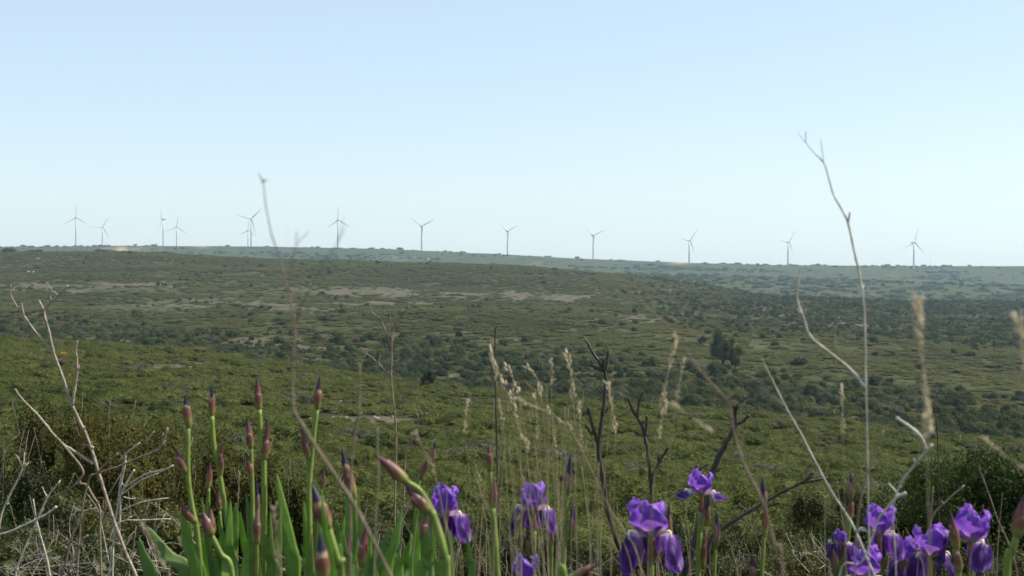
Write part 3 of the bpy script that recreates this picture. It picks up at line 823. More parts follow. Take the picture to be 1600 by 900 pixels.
def turbine(px, hub_py, L, phase, yaw, label):
    d = FPX * 27.0 / L
    hub = P(px, hub_py, d)
    g = gz(hub.x, hub.y)
    root = empty('wind_turbine', (hub.x, hub.y, g))
    tag(root, label, 'wind turbine', 'row of white wind turbines along the far ridge')
    H = hub.z - g
    mb = MB()
    tube(mb, [(0, 0, -1.5), (0, 0, 0.5), (0, 0, H * .5), (0, 0, H - 1.4)], [1.75, 1.72, 1.35, 1.0], 16)
    mb.build('tower', M['white'], root)
    Ry = Matrix.Rotation(R(yaw), 4, 'Z')
    # nacelle: rounded box, nose towards -Y before yaw
    mb = MB(); prof = []
    for (y, w, h) in [(-2.2, .9, .9), (-1.9, 1.25, 1.3), (0, 1.4, 1.5), (4.5, 1.35, 1.45), (6.5, 1.15, 1.2), (6.9, .7, .8)]:
        for k in range(12):
            a = 2 * math.pi * k / 12
            ca, sa = math.cos(a), math.sin(a)
            prof.append((w * math.copysign(abs(ca) ** .5, ca), y, h * math.copysign(abs(sa) ** .5, sa) + .1))
    fs = [(i * 12 + k, i * 12 + (k + 1) % 12, (i + 1) * 12 + (k + 1) % 12, (i + 1) * 12 + k) for i in range(5) for k in range(12)]
    fs += [tuple(range(11, -1, -1)), tuple(range(60, 72))]
    mb.add(prof, fs)
    nc = mb.build('nacelle', M['white'], root); nc.matrix_local = Matrix.Translation((0, 0, H)) @ Ry
    mb = MB()
    tube(mb, [(0, -2.2, 0), (0, -2.6, 0), (0, -3.4, 0), (0, -4.1, 0), (0, -4.5, 0)], [1.25, 1.3, 1.25, .8, .15], 12)
    hb = mb.build('hub', M['white'], root); hb.matrix_local = Matrix.Translation((0, 0, H)) @ Ry
    for k in range(3):
        b = bpy.data.objects.new('blade', BLADE); COL.objects.link(b); b.parent = root
        # blade along +Z turned about the rotor axis so that it points at angle phase in the picture
        b.matrix_local = Matrix.Translation((0, 0, H)) @ Ry @ Matrix.Translation((0, -3.1, 0)) @ Matrix.Rotation(R(90 - (phase + 120 * k)), 4, 'Y')
TB = [(118.5, 340, 21.5, 88, 32, 'leftmost wind turbine on the ridge, one blade straight up'), (160, 355, 19.5, 60, 30, 'second turbine from the left, short, one blade pointing left'),
      (255, 342, 21, 108, -62, 'third turbine from the left, rotor turned edge-on'), (276, 354.5, 19, 83, 25, 'fourth turbine from the left, half hidden behind the ridge, blade up'),
      (387.5, 360, 17.5, 85, 22, 'shorter turbine standing just left of the taller one it overlaps'), (392.5, 342, 22, 45, 15, 'taller turbine overlapping a shorter one beside the tall dry stalk'),
      (528, 344, 22.5, 91, 25, 'turbine right of the tall dry stalk, one blade straight up, alone'), (659, 353, 23, 27, 22, 'turbine with two blades spread in a wide flat V, left of the middle'),
      (793, 361, 20, 28, 30, 'turbine at the middle of the ridge with blades in a V'), (927, 368, 21, 145, 28, 'turbine right of the middle whose long blade points up left'),
      (1077, 375.5, 22.5, 51, 28, 'turbine with one blade up right and one hanging down right, third from the right end'), (1231.5, 378, 22, 54, 34, 'second turbine from the right end, left of the thin forked stalk'), (1428, 379.5, 24, 78, 25, 'rightmost wind turbine, alone on the low right ridge')]
for t in TB: turbine(*t)

for (px, top, d, lb) in [(450, 341, 2420, 'hair-thin measuring mast between two turbines left of the middle'), (1454, 384, 2420, 'hair-thin measuring mast right of the rightmost turbine')]:
    p = P(px, top, d); g = gz(p.x, p.y)
    root = empty('measuring_mast', (p.x, p.y, g)); tag(root, lb, 'mast', 'thin measuring masts on the ridge')
    mb = MB(); tube(mb, [(0, 0, -.5), (0, 0, (p.z - g) * .6), (0, 0, p.z - g)], [.14, .11, .08], 6); mb.build('pole', M['mast'], root)
    mb = MB()
    for fz in (.6, .8, .97): tube(mb, [(-1.2, 0, (p.z - g) * fz), (1.2, 0, (p.z - g) * fz)], .05, 5)
    mb.build('boom', M['mast'], root)

# ------------------------------------------------------------------ irises
def path(pts, d):
    """pts: (px,py) or (px,py,d)"""
    return [P(p[0], p[1], p[2] if len(p) > 2 else d) for p in pts]

def ground_below(p): return Vector((p.x, p.y, gz(p.x, p.y)))

def add_stem(root, loc, pts, d, wpx, to_ground=True, name='stem', mat='stem', taper=0.85):
    q = path(pts, d)
    if to_ground:
        e = ground_below(q[-1]); q.append(q[-1].lerp(e, .5) + Vector((random.uniform(-.001, .001), 0, 0))); q.append(e - Vector((0, 0, .02)))
    c = catmull(q, 6)
    r1 = wpx * 0.5 * d / FPX
    n = len(c)
    rad = [r1 * (taper + (1 - taper) * min(1, i / (n * .4))) for i in range(n)]
    mb = MB(); tube(mb, c, rad, 8)
    return mb.build(name, M[mat], root, loc)

def add_bud(root, loc, tip, base, wpx, style, d, waist=False):
    a = P(base[0], base[1], d); b = P(tip[0], tip[1], d)
    n = 18; L = (b - a).length
    bend = Vector((random.uniform(-1, 1), random.uniform(-1, 1), 0)) * L * .03
    pts = [a.lerp(b, i / n) + bend * math.sin(math.pi * i / n) for i in range(n + 1)]
    r = wpx * .40 * d / FPX
    if waist:
        prof = [(0, .4), (.12, .8), (.3, 1), (.45, .85), (.55, .62), (.65, .58), (.78, .5), (.9, .3), (1, .05)]
    else:
        prof = [(0, .42), (.1, .75), (.25, .97), (.38, 1), (.55, .88), (.7, .64), (.85, .36), (.95, .14), (1, .03)]
    rad = [r * np.interp(i / n, [p[0] for p in prof], [p[1] for p in prof]) for i in range(n + 1)]
    mb = MB(); tube(mb, pts, rad, 12)
    bud = mb.build('bud', M[style], root, loc)
    # two papery spathe valves wrapped round the lower part, ending in a point
    fr = frames(pts)
    for side, (t1, a0) in enumerate(((0.68, random.uniform(0, 6.28)), (0.55, None))):
        if a0 is None: a0 = prev + math.pi + random.uniform(-.4, .4)
        prev = a0
        v = []; f = []; tt = []; m = 12; w = 7
        for i in range(m + 1):
            s = i / m; u = s * t1
            k = min(n, u * n); i0 = int(k); fq = k - i0; i1 = min(n, i0 + 1)
            c = pts[i0].lerp(pts[i1], fq); rr = rad[i0] * (1 - fq) + rad[i1] * fq
            T, Nn, B = fr[i0]
            half = 1.75 * math.sqrt(max(0, 1 - s ** 2.2)) + 0.03
            for j in range(w):
                an = a0 + (j / (w - 1) - .5) * 2 * half
                q = rr * (1.05 + .05 * s) + 0.0003
                v.append(c + Nn * math.cos(an) * q + B * math.sin(an) * q); tt.append(s)
        for i in range(m):
            for j in range(w - 1):
                f.append((i * w + j, i * w + j + 1, (i + 1) * w + j + 1, (i + 1) * w + j))
        ms = MB(); ms.add(v, f, tt)
        o = ms.build('spathe', M['spathe_dry'] if style == 'bud_dark' else M['spathe'], bud, loc)
    return bud

def add_leaf(root, loc, pts, d, wpx, mat='leaf', yaw=None, to=None, lean=0.0):
    """sword leaf from its tip down to the soil; closed thin blade with a keel"""
    q = path(pts, d)
    if lean: q = [p + Vector((0, lean * (len(q) - 1 - i) / max(1, len(q) - 1), 0)) for i, p in enumerate(q)]
    e = ground_below(q[-1]) if to is None else Vector((q[-1].x * .35 + to.x * .65, to.y + random.uniform(-.02, .02), gz(to.x, to.y)))
    q.append(q[-1].lerp(e, .55)); q.append(e - Vector((0, 0, .02)))
    c = catmull(q, 7); n = len(c)
    if yaw is None: yaw = random.uniform(-.55, .55)
    half = wpx * .5 * d / FPX / max(.5, math.cos(yaw))
    acc = [0.0]
    for i in range(1, n): acc.append(acc[-1] + (c[i] - c[i - 1]).length)
    v = []; f = []; tt = []; K = 7
    for i in range(n):
        s = acc[i] / acc[-1]
        w = half * min(1, (s / .30) ** .62) * (1 - .25 * max(0, s - .5)) + 0.0003
        T = (c[min(n - 1, i + 1)] - c[max(0, i - 1)]).normalized()
        side = Vector((math.cos(yaw), math.sin(yaw), 0)); side = (side - T * side.dot(T)).normalized()
        nr = T.cross(side)
        for lay in (1, -1):
            for k in range(K):
                xx = k / (K - 1) * 2 - 1
                th = lay * (0.0009 * (1 - xx * xx) + .00012) + 0.10 * w * abs(xx)
                v.append(c[i] + side * (xx * w) + nr * th); tt.append(k / (K - 1))
    W = 2 * K
    for i in range(n - 1):
        for k in range(K - 1):
            a = i * W + k; f.append((a, a + W, a + W + 1, a + 1))
            a = i * W + K + k; f.append((a, a + 1, a + W + 1, a + W))
        a = i * W; f.append((a, a + K, a + K + W, a + W))
        a = i * W + K - 1; f.append((a, a + W, a + W + K, a + K))
    mb = MB(); mb.add(v, f, tt)
    return mb.build('leaf', M[mat], root, loc)

def petal(kind, az, S, g, droop=1.0, openness=1.0):
    """grid surface in flower space (z up, throat at the origin); S = petal length in metres"""
    nu, nv = 16, 13
    v = []; f = []; tt = []
    ph = g.uniform(0, 6.28); ruf = g.uniform(.7, 1.25)
    lean = g.uniform(-.25, .25)
    for i in range(nu + 1):
        t = i / nu
        if kind == 'standard':
            r = S * (0.07 + 0.25 * openness * math.sin(math.pi * min(1, t * .78)) + .07 * openness * t * t)
            z = S * (1.02 * t - .08 * t ** 4)
            w = S * 0.43 * (math.sin(math.pi * (0.07 + .83 * t ** .9)) ** .8) * (1 + .10 * math.sin(7 * t + ph))
        else:
            # haft goes out, blade hangs down
            a = min(1, t / .42)
            r = S * (0.12 + .47 * math.sin(a * math.pi / 2) + max(0, t - .42) * (.78 - .50 * droop))
            z = S * (0.16 * math.sin(a * math.pi * .75) - max(0, t - .30) ** 1.15 * 1.25 * droop + .0)
            w = S * (0.09 + .25 * max(0, math.sin(math.pi * (max(0, t - .1) / .9) ** 1.25)) ** .8)
            if t > .97: w *= .6
        for j in range(nv):
            s = j / (nv - 1) * 2 - 1
            wave = 1.25 * ruf * S * (.065 * math.sin(s * 6.5 + ph + t * 5) * abs(s) ** 1.1 * t ** .7 + .03 * math.sin(t * 13 + ph + s * 4) + .035 * t * t * math.sin(s * 11 + 2 * ph))
            if kind == 'standard':
                rr = r - (s * s) * w * .45 + wave * 1.25; zz = z - s * s * S * .16 * t ** 2 + S * .025 * t ** 3 * math.sin(s * 9 + ph); ww = s * w
            else:
                rr = r + wave * .8 - s * s * w * .15 * droop; zz = z - s * s * w * .35 + wave * .6; ww = s * w
            ang = az + lean * t
            ca, sa = math.cos(ang), math.sin(ang)
            v.append((rr * ca - ww * sa, rr * sa + ww * ca, zz)); tt.append(t)
    for i in range(nu):
        for j in range(nv - 1):
            a = i * nv + j; f.append((a, a + 1, a + nv + 1, a + nv))
    return v, f, tt

def add_flower(root, loc, throat, d, Spx, yaw, tilt=(0, 0), droop=1.0, openness=1.0, seed=1, stand=1.0):
    g = random.Random(seed)
    c = P(throat[0], throat[1], d); S = Spx * 1.10 * d / FPX
    rot = Matrix.Rotation(tilt[0], 3, 'X') @ Matrix.Rotation(tilt[1], 3, 'Y')
    def put(v): return [c + rot @ Vector(p) for p in v]
    mb = MB()       # perianth tube and ovary carrying the petals
    tube(mb, catmull([c + rot @ Vector((0, 0, .1 * S)), c - Vector((0, 0, .25 * S)), c - Vector((0, 0, .75 * S))], 5), [S * .10, S * .10, S * .09, S * .08, S * .075, S * .07, S * .075, S * .085, S * .09, S * .08, S * .07], 8)
    fl = mb.build('flower', M['spathe'], root, loc)
    for k in range(3):
        v, f, tt = petal('standard', yaw + k * 2.0944 + g.uniform(-.15, .15), S * stand * g.uniform(.92, 1.08), g, openness=openness * g.uniform(.85, 1.45))
        m = MB(); m.add(put(v), f, tt); m.build('standard_petal', M['standard'], fl, loc, across=[j / 6 - 1 for j in range(13)])
    for k in range(3):
        az = yaw + 1.0472 + k * 2.0944 + g.uniform(-.15, .15)
        S2 = S * g.uniform(.95, 1.1); dr = droop * g.uniform(.88, 1.1)
        v, f, tt = petal('fall', az, S2, g, droop=dr)
        m = MB(); m.add(put(v), f, tt); m.build('fall_petal', M['fall'], fl, loc, across=[j / 6 - 1 for j in range(13)])
        # beard: a caterpillar of cream hairs down the middle of the haft
        m = MB(); row = []
        for i in range(2, 8):
            row.append(Vector(v[i * 13 + 6]) + Vector((0, 0, S * .015)))
        tube(m, put(row), [S * .012, S * .03, S * .034, S * .034, S * .028, S * .01], 6)
        m.build('beard', M['beard'], fl, loc)
        # style arm arching over the haft
        ca, sa = math.cos(az), math.sin(az)
        v2 = []; f2 = []; t2 = []
        for i in range(7):
            t = i / 6
            for j in range(5):
                s = j / 2 - 1; w = S * .13 * math.sin(math.pi * (.15 + .7 * t)) * s
                r = S * (.05 + .34 * t); z = S * (.12 + .24 * math.sin(t * math.pi * .62) - .05 * s * s)
                v2.append((r * ca - w * sa, r * sa + w * ca, z)); t2.append(.25 + .5 * t)
        for i in range(6):
            for j in range(4): f2.append((i * 5 + j, i * 5 + j + 1, i * 5 + j + 6, i * 5 + j + 5))
        m = MB(); m.add(put(v2), f2, t2); m.build('style_arm', M['standard'], fl, loc)
    return fl

def plant(label, d, stems=(), buds=(), leaves=(), flowers=(), spathes=(), group=None):
    p0 = stems[0][0][-1] if stems else leaves[0][0][-1]
    px0 = p0[0]
    q = P(p0[0], p0[1], d); base = ground_below(q)
    root = empty('iris_plant', base)
    tag(root, label, 'iris', group)
    for i, (pts, w, *o) in enumerate(stems):
        add_stem(root, base, pts, d, w, to_ground=(not o))
    for (tip, bs_, w, st, *o) in buds: add_bud(root, base, tip, bs_, w, st, d, bool(o))
    for (pts, w, *o) in leaves:
        add_leaf(root, base, pts, o[1] if len(o) > 1 else d, w, o[0] if o else 'leaf', to=base)
    if px0 < 745:
        gl = random.Random(int(px0 * 7 + p0[1]))
        for k in range(2):
            tx = px0 + gl.uniform(-34, 34); ty = gl.uniform(770, 862); ln = gl.uniform(-16, 16)
            add_leaf(root, base, [(tx, ty), (tx - ln * .4, ty * .5 + 450), (tx - ln, 905)], d + gl.uniform(-.05, .25), gl.uniform(11, 24), 'leaf' if gl.random() < .65 else 'leaf_dark', to=base)
    for fl in flowers:
        add_flower(root, base, fl[0], d, *fl[1:-1], **fl[-1])
    for (tip, bs_, w, st) in spathes: add_bud(root, base, tip, bs_, w, st, d)
    return root

BUDS = 'iris plants in bud'
FLOW = 'iris plants in open purple flower'
plant('iris stalk with purple-tipped top bud and a rosy side bud, leftmost of the tall buds', 1.95,
      [([(294, 668), (294, 740), (300, 790), (308, 830), (314, 900)], 8), ([(292, 738), (293, 748), (296, 760)], 7, 1)],
      [((289, 614), (295, 669), 16, 'bud_tip'), ((273, 699), (292, 741), 15, 'bud_pink'), ((280, 785), (308, 818), 17, 'bud_pink')],
      [([(283, 800), (294, 850), (310, 900)], 28), ([(217, 840), (224, 868), (236, 900)], 30, 'leaf_dark'), ([(230, 822), (262, 868), (292, 900)], 26, 'leaf_dark')], group=BUDS)
plant('tall iris stalk with dark-tipped bud and a waisted side bud, second from the left', 2.0,
      [([(331, 650), (335, 700), (345, 750), (352, 800), (360, 850), (372, 900)], 8), ([(344, 745), (345, 752), (346, 762)], 6, 1)],
      [((331, 600), (331, 652), 12, 'bud_tip'), ((347, 689), (344, 748), 11, 'bud_pink', 1)],
      [([(340, 812), (352, 850), (368, 900)], 22), ([(315, 778), (322, 830), (334, 900)], 12, 'leaf_dark')], group=BUDS)
plant('short iris stalk with a narrow rosy bud between the two leftmost tall ones', 2.05,
      [([(326, 762), (325, 810), (323, 850), (324, 900)], 6)], [((328, 721), (325, 765), 12, 'bud_pink')], [([(330, 830), (340, 860), (352, 900)], 18, 'leaf_dark')], group=BUDS)
plant('low iris stalk bent left under one fat brownish opening bud', 1.7,
      [([(329, 833), (345, 865), (363, 900)], 9)], [((316, 799), (330, 838), 22, 'bud_pink'), ((330, 795), (333, 835), 13, 'spathe_dry')], [([(300, 850), (306, 870), (312, 900)], 14)], group=BUDS)
plant('short slim iris stalk with one dark rosy bud crossing the second tall stalk', 2.05,
      [([(343, 798), (346, 830), (350, 865), (356, 900)], 6)], [((341, 766), (343, 800), 10, 'bud_pink')], [([(375, 800), (382, 850), (393, 900)], 20)], group=BUDS)
plant('iris stalk with two rosy buds stacked close together left of the paired tall buds', 2.0,
      [([(392, 698), (394, 750), (395, 820), (396, 900)], 7)], [((387, 654), (392, 702), 14, 'bud_pink'), ((384, 705), (393, 750), 12, 'bud_pink')],
      [([(385, 770), (390, 820), (396, 900)], 16, 'leaf_dark'), ([(410, 832), (416, 865), (424, 900)], 26)], group=BUDS)
plant('tallest middle iris stalk with a dark bud above a plump yellow-pink side bud', 1.95,
      [([(405, 640), (408, 690), (412, 722), (413, 800), (414, 900)], 9)], [((401, 589), (405, 643), 14, 'bud_pink'), ((419, 657), (411, 722), 16, 'bud_pink', 1)],
      [([(432, 740), (441, 790), (452, 850), (458, 900)], 22), ([(422, 800), (424, 850), (428, 900)], 12)], group=BUDS)
plant('iris shoot wrapped in one long brown-green spathe under a thin dark bud', 1.9,
      [([(402, 845), (402, 870), (402, 900)], 8)], [((400, 750), (402, 798), 8, 'bud_dark'), ((404, 785), (402, 852), 14, 'spathe_dry')], [([(388, 840), (386, 870), (384, 900)], 24)], group=BUDS)
plant('tall iris stalk with purple-tipped bud beside the leaning dry stalk', 1.95,
      [([(495, 638), (489, 690), (483, 760), (484, 830), (486, 900)], 9), ([(483, 716), (483, 725), (484, 740)], 8, 1)], [((500, 586), (495, 642), 14, 'bud_tip'), ((470, 667), (484, 720), 16, 'bud_pink')],
      [([(471, 850), (478, 875), (486, 900)], 16), ([(500, 820), (502, 860), (500, 900)], 14)], group=BUDS)
plant('iris stalk with one thin dark bud half hidden behind the leaning dry stalk', 2.1,
      [([(503, 762), (498, 800), (495, 850), (495, 900)], 5)], [((506, 733), (503, 765), 8, 'bud_pink')], [([(526, 812), (530, 860), (524, 900)], 18, 'leaf_dark')], group=BUDS)
plant('close thick iris stalk with a large dark-tipped bud leaning left', 1.3,
      [([(512, 822), (522, 858), (530, 885), (534, 900)], 14)], [((487, 754), (514, 828), 27, 'bud_tip')], [([(560, 850), (552, 880), (545, 900)], 16)], group=BUDS)
plant('close low iris bud with dark tip cut by the bottom edge', 1.25,
      [([(506, 898), (507, 905), (508, 915)], 12)], [((500, 830), (507, 908), 26, 'bud_tip')], [([(470, 872), (474, 888), (478, 905)], 12)], group=BUDS)
plant('low slim maroon iris bud near the bottom edge right of the dark-tipped ones', 1.6,
      [([(545, 888), (545, 896), (546, 905)], 8)], [((543, 836), (545, 893), 14, 'bud_pink')], [([(530, 850), (533, 880), (535, 905)], 18)], group=BUDS)
plant('iris stalk whose violet tip sticks out of a rosy bud behind a vertical straw', 1.8,
      [([(554, 778), (556, 810), (558, 850), (556, 900)], 9)], [((533, 696), (555, 782), 18, 'bud_tip')], [([(540, 760), (544, 820), (546, 900)], 12), ([(549, 775), (553, 840), (556, 900)], 13)], group=BUDS)
plant('low brownish iris bud right of the maroon one at the bottom edge', 1.65,
      [([(565, 883), (564, 892), (563, 905)], 9)], [((573, 818), (565, 887), 19, 'bud_pink')], [([(628, 795), (616, 850), (603, 900)], 24), ([(590, 830), (585, 870), (580, 900)], 18, 'leaf_dark')], group=BUDS)
plant('close curved iris stalk with two long rosy buds both pointing up left', 1.3,
      [([(674, 798), (686, 835), (694, 870), (697, 900)], 15), ([(636, 753), (654, 765), (668, 785), (678, 805)], 10, 1)],
      [((582, 708), (638, 756), 22, 'bud_pink'), ((632, 757), (676, 803), 23, 'bud_pink')], [([(683, 872), (670, 888), (655, 905)], 26)], group=BUDS)
plant('iris stalk with a dark pointed bud above a brown one behind the long rosy buds', 2.0,
      [([(655, 742), (651, 790), (648, 840), (648, 900)], 7)], [((680, 688), (673, 728), 10, 'bud_dark'), ((668, 715), (656, 748), 12, 'bud_pink')],
      [([(622, 830), (612, 868), (602, 900)], 17), ([(610, 822), (598, 860), (588, 900)], 20, 'leaf_dark')], group=BUDS)
plant('short iris stalk with one brown-pink bud leaning right below the long rosy buds', 1.9,
      [([(652, 838), (653, 868), (654, 900)], 8)], [((668, 805), (652, 842), 19, 'bud_pink')], [([(730, 832), (733, 868), (737, 900)], 15, 'leaf_dark'), ([(640, 845), (632, 870), (622, 900)], 24)], group=BUDS)
plant('low thin brown iris bud at the bottom edge left of the curved thick stalk', 1.8,
      [([(648, 884), (648, 892), (648, 905)], 6)], [((651, 848), (648, 887), 11, 'bud_pink')], [([(602, 866), (594, 885), (588, 905)], 13)], group=BUDS)
plant('straight iris stalk with two rosy buds one above the other left of centre', 1.8,
      [([(769, 792), (773, 840), (776, 900)], 11), ([(765, 733), (766, 745), (768, 765), (769, 792)], 6, 1)], [((763, 693), (765, 737), 12, 'bud_pink'), ((771, 744), (769, 797), 15, 'bud_pink')], [([(765, 850), (766, 870), (768, 905)], 8, 'leaf')], group=BUDS)
plant('dark violet iris bud on a thin stalk among the pale grass', 1.95,
      [([(887, 770), (885, 790), (883, 840), (881, 900)], 6)], [((892, 707), (887, 774), 14, 'bud_dark'), ((895, 780), (893, 842), 14, 'bud_dark')], [([(887, 810), (880, 850), (868, 900)], 7)], group=BUDS)
plant('small dark iris bud low among the grass right of the second open flower', 2.0,
      [([(863, 848), (862, 870), (861, 905)], 5)], [((862, 812), (863, 852), 8, 'bud_dark'), ], [], group=BUDS)
plant('pinkish iris bud lying low and pointing right at the bottom edge', 1.1,
      [([(896, 899), (885, 906), (875, 915)], 9)], [((940, 879), (893, 902), 14, 'bud_pink')], [], group=BUDS)
plant('dark blue iris bud on a straight green stalk crossing the lying branch', 1.9,
      [([(1194, 838), (1192, 868), (1190, 900)], 7)], [((1190, 743), (1194, 795), 13, 'bud_dark'), ((1197, 775), (1194, 842), 12, 'bud_pink')], [], group=BUDS)
plant('dark iris bud with brownish base right of the highest open flower', 1.95,
      [([(1118, 852), (1117, 875), (1116, 900)], 6)], [((1119, 796), (1118, 858), 12, 'bud_dark')], [([(1108, 880), (1112, 890), (1118, 905)], 9)], group=BUDS)
plant('low dark iris bud tip at the bottom edge left of the straight green stalk', 1.9,
      [([(1176, 899), (1176, 904), (1176, 912)], 7)], [((1174, 864), (1177, 905), 14, 'bud_dark')], [], group=BUDS)
plant('tallest right-hand iris bud, dark tip and brown body on a bright stalk', 1.85,
      [([(1327, 810), (1323, 850), (1318, 880), (1315, 900)], 9)], [((1330, 737), (1329, 785), 11, 'bud_dark'), ((1330, 770), (1327, 815), 12, 'bud_pink')], [], group=BUDS)
plant('close thick blurred iris bud cut by the right edge', 1.3,
      [([(1588, 838), (1582, 860), (1573, 900)], 13)], [((1601, 772), (1588, 842), 25, 'bud_pink')], [], group=BUDS)
plant('brownish iris bud standing between the two right-hand open flowers', 1.75,
      [([(1497, 892), (1498, 896), (1498, 905)], 9)], [((1484, 797), (1495, 862), 17, 'bud_pink'), ((1490, 845), (1498, 896), 16, 'spathe_dry')], [], group=BUDS)

plant('leftmost open iris, tall violet standards with deep purple falls behind the curved stalk', 2.0,
      [([(697, 835), (698, 860), (700, 900)], 9)], [((702, 830), (700, 868), 10, 'spathe')], [], [((696, 806), 46, .25, dict(droop=1.0, openness=.9, seed=3))], group=FLOW)
plant('open iris half veiled by pale grass, second from the left, dark bud before it', 2.0,
      [([(835, 830), (834, 860), (833, 900)], 8)], [((832, 788), (835, 838), 11, 'bud_dark'), ((823, 830), (826, 868), 9, 'bud_dark')], [], [((834, 797), 45, .45, dict(droop=1.0, openness=.95, seed=9))], group=FLOW)
plant('low open iris at the bottom edge beneath the grass-veiled one', 1.95,
      [([(826, 925), (826, 935), (826, 950)], 8)], [], [([(805, 872), (812, 888), (818, 905)], 10)], [((822, 908), 40, .2, dict(droop=1.0, seed=14))], group=FLOW)
plant('largest open iris at the middle with a wide arching standard and two hanging falls', 1.85,
      [([(1016, 868), (1016, 884), (1017, 900)], 10)], [((1045, 780), (1049, 850), 9, 'bud_dark'), ((1022, 840), (1021, 880), 12, 'spathe')], [([(1052, 862), (1050, 880), (1048, 905)], 10)], [((1016, 838), 57, .35, dict(droop=1.05, openness=1.25, seed=22))], group=FLOW)
plant('highest open iris with falls held out flat and cream beards', 2.0,
      [([(1094, 800), (1093, 840), (1091, 900)], 9)], [((1108, 772), (1105, 812), 10, 'bud_dark'), ((1110, 790), (1103, 822), 9, 'spathe'), ((1104, 830), (1099, 890), 8, 'spathe')], [], [((1096, 772), 42, .3, dict(droop=.16, openness=1.3, seed=31, stand=.85))], group=FLOW)
plant('open iris under the pale forked twig in the right-hand cluster', 1.9,
      [([(1375, 860), (1375, 880), (1375, 900)], 9)], [((1382, 846), (1378, 895), 9, 'bud_dark')], [], [((1374, 835), 46, 4.1, dict(droop=1.0, openness=1.1, seed=41))], group=FLOW)
plant('lowest open iris of the right-hand cluster, cut by the bottom edge', 1.85,
      [([(1347, 925), (1347, 935), (1347, 950)], 9)], [], [], [((1347, 905), 52, .4, dict(droop=1.0, openness=1.2, seed=47))], group=FLOW)
plant('half-wilted iris with a cream throat and one dark drooping fall, left in the right-hand cluster', 1.85,
      [([(1312, 875), (1312, 890), (1312, 900)], 9)], [((1300, 835), (1306, 900), 15, 'bud_dark')], [], [((1314, 850), 30, 2.1, dict(droop=1.25, openness=.8, seed=53, stand=.7))], group=FLOW)
plant('broad open iris in the middle of the right-hand cluster', 1.9,
      [([(1452, 895), (1452, 905), (1452, 915)], 9)], [((1407, 838), (1410, 892), 11, 'bud_dark')], [], [((1453, 868), 46, .6, dict(droop=1.0, openness=1.35, seed=61))], group=FLOW)
plant('open iris facing right with a dark velvety fall, rightmost of all flowers', 1.85,
      [([(1518, 880), (1517, 900), (1516, 930)], 9)], [], [], [((1517, 848), 52, 4.0, dict(droop=1.0, openness=1.15, seed=77, tilt=(0, .15)))], group=FLOW)
plant('open iris squeezed between the twig-crossed bloom and the broad one', 2.0,
      [([(1418, 900), (1418, 905), (1418, 915)], 8)], [], [], [((1416, 880), 38, .8, dict(droop=1.0, openness=1.0, seed=83))], group=FLOW)

# ------------------------------------------------------------------ dry stalks, branches and grass
def stalk(name, label, cat, d, branches, mat, group=None, knob=False):
    """branches: list of (points, width_px_start, width_px_end, part); the first one runs to the ground"""
    q0 = branches[0][0][0]
    p0 = P(q0[0], q0[1], q0[2] if len(q0) > 2 else d)
    base = ground_below(p0)
    root = empty(name, base); tag(root, label, cat, group)
    for bi, (pts, w0, w1, part) in enumerate(branches):
        q = path(pts, d)
        if bi == 0: q = [base - Vector((0, 0, .03)), base.lerp(q[0], .5)] + q
        c = catmull(q, 5); n = len(c)
        dd = d
        wf = (lambda u: np.interp(u, (0, .45, .6, 1), w0)) if isinstance(w0, tuple) else (lambda u: w0 + (w1 - w0) * u)
        rad = [(wf(i / (n - 1)) * .5 * dd / FPX) * (1 + .12 * math.sin(i * 2.1 + bi)) for i in range(n)]
        jit = [Vector((random.gauss(0, 1), random.gauss(0, 1), random.gauss(0, 1))) * ((w0[1] if isinstance(w0, tuple) else w0) * .04 * dd / FPX) for _ in c]
        c = [a + b for a, b in zip(c, jit)]
        mb = MB(); tube(mb, c, rad, 7)
        if part != 'twig' and n > 12:          # broken side shoots at the nodes
            for q_ in range(3 if part == 'stem' else 1):
                k_ = random.randrange(n // 3, n - 2); T_ = (c[k_ + 1] - c[k_]).normalized()
                o_ = Vector((random.choice((-1, 1)) * random.uniform(.5, 1), random.uniform(-.6, .6), random.uniform(.1, .8))).normalized()
                l_ = random.uniform(3, 9) * dd / FPX
                tube(mb, [c[k_], c[k_] + o_ * l_ * .6, c[k_] + (o_ + T_ * .4) * l_], [rad[k_] * 1.25, rad[k_] * .6, rad[k_] * .35], 5)
        mb.build(part, M[mat] if len(pts[0]) < 4 else M[pts[0][3]], root, base)
    return root

DS = 'tall dry stalks in front of the hills'
stalk('dry_stalk', 'forked bleached dry stalk rising from the left dry bush', 'dry stalk', 2.8,
      [([(240, 1000), (214, 905), (195, 860), (170, 790), (150, 725), (135, 680), (112, 632), (100, 595), (84, 550), (76, 515), (69, 487), (80, 472), (92, 461), (106, 446)], 5.8, 3.0, 'stem'),
       ([(69, 487), (65, 478), (61, 469)], 4, 3, 'twig'), ([(90, 461), (80, 452), (73, 441)], 2, 1.2, 'twig'), ([(84, 551), (70, 537), (55, 518), (37, 493), (24, 475), (17, 460), (17, 445)], 4, 1.5, 'branch'), ([(37, 492), (35, 482), (34, 473)], 3, 2, 'twig'),
       ([(113, 634), (117, 605), (121, 578), (119, 550), (121, 532)], 5, 2, 'branch'), ([(146, 725), (120, 708), (92, 688), (62, 652), (36, 625), (23, 608)], 5, 2.5, 'branch'), ([(146, 700), (138, 696), (129, 695)], 5, 4, 'twig')], 'dry_pale_brown', DS)
stalk('dry_stalk', 'crooked pale dry twig left of the forked stalk, kinked at the shrub', 'dry stalk', 2.7,
      [([(158, 900), (156, 830), (156, 795), (145, 775), (135, 758), (122, 754), (130, 737), (110, 708), (88, 683)], 3.6, 4, 'stem'), ([(122, 754), (110, 763), (100, 770)], 4, 2, 'twig')], 'dry_brown', DS)
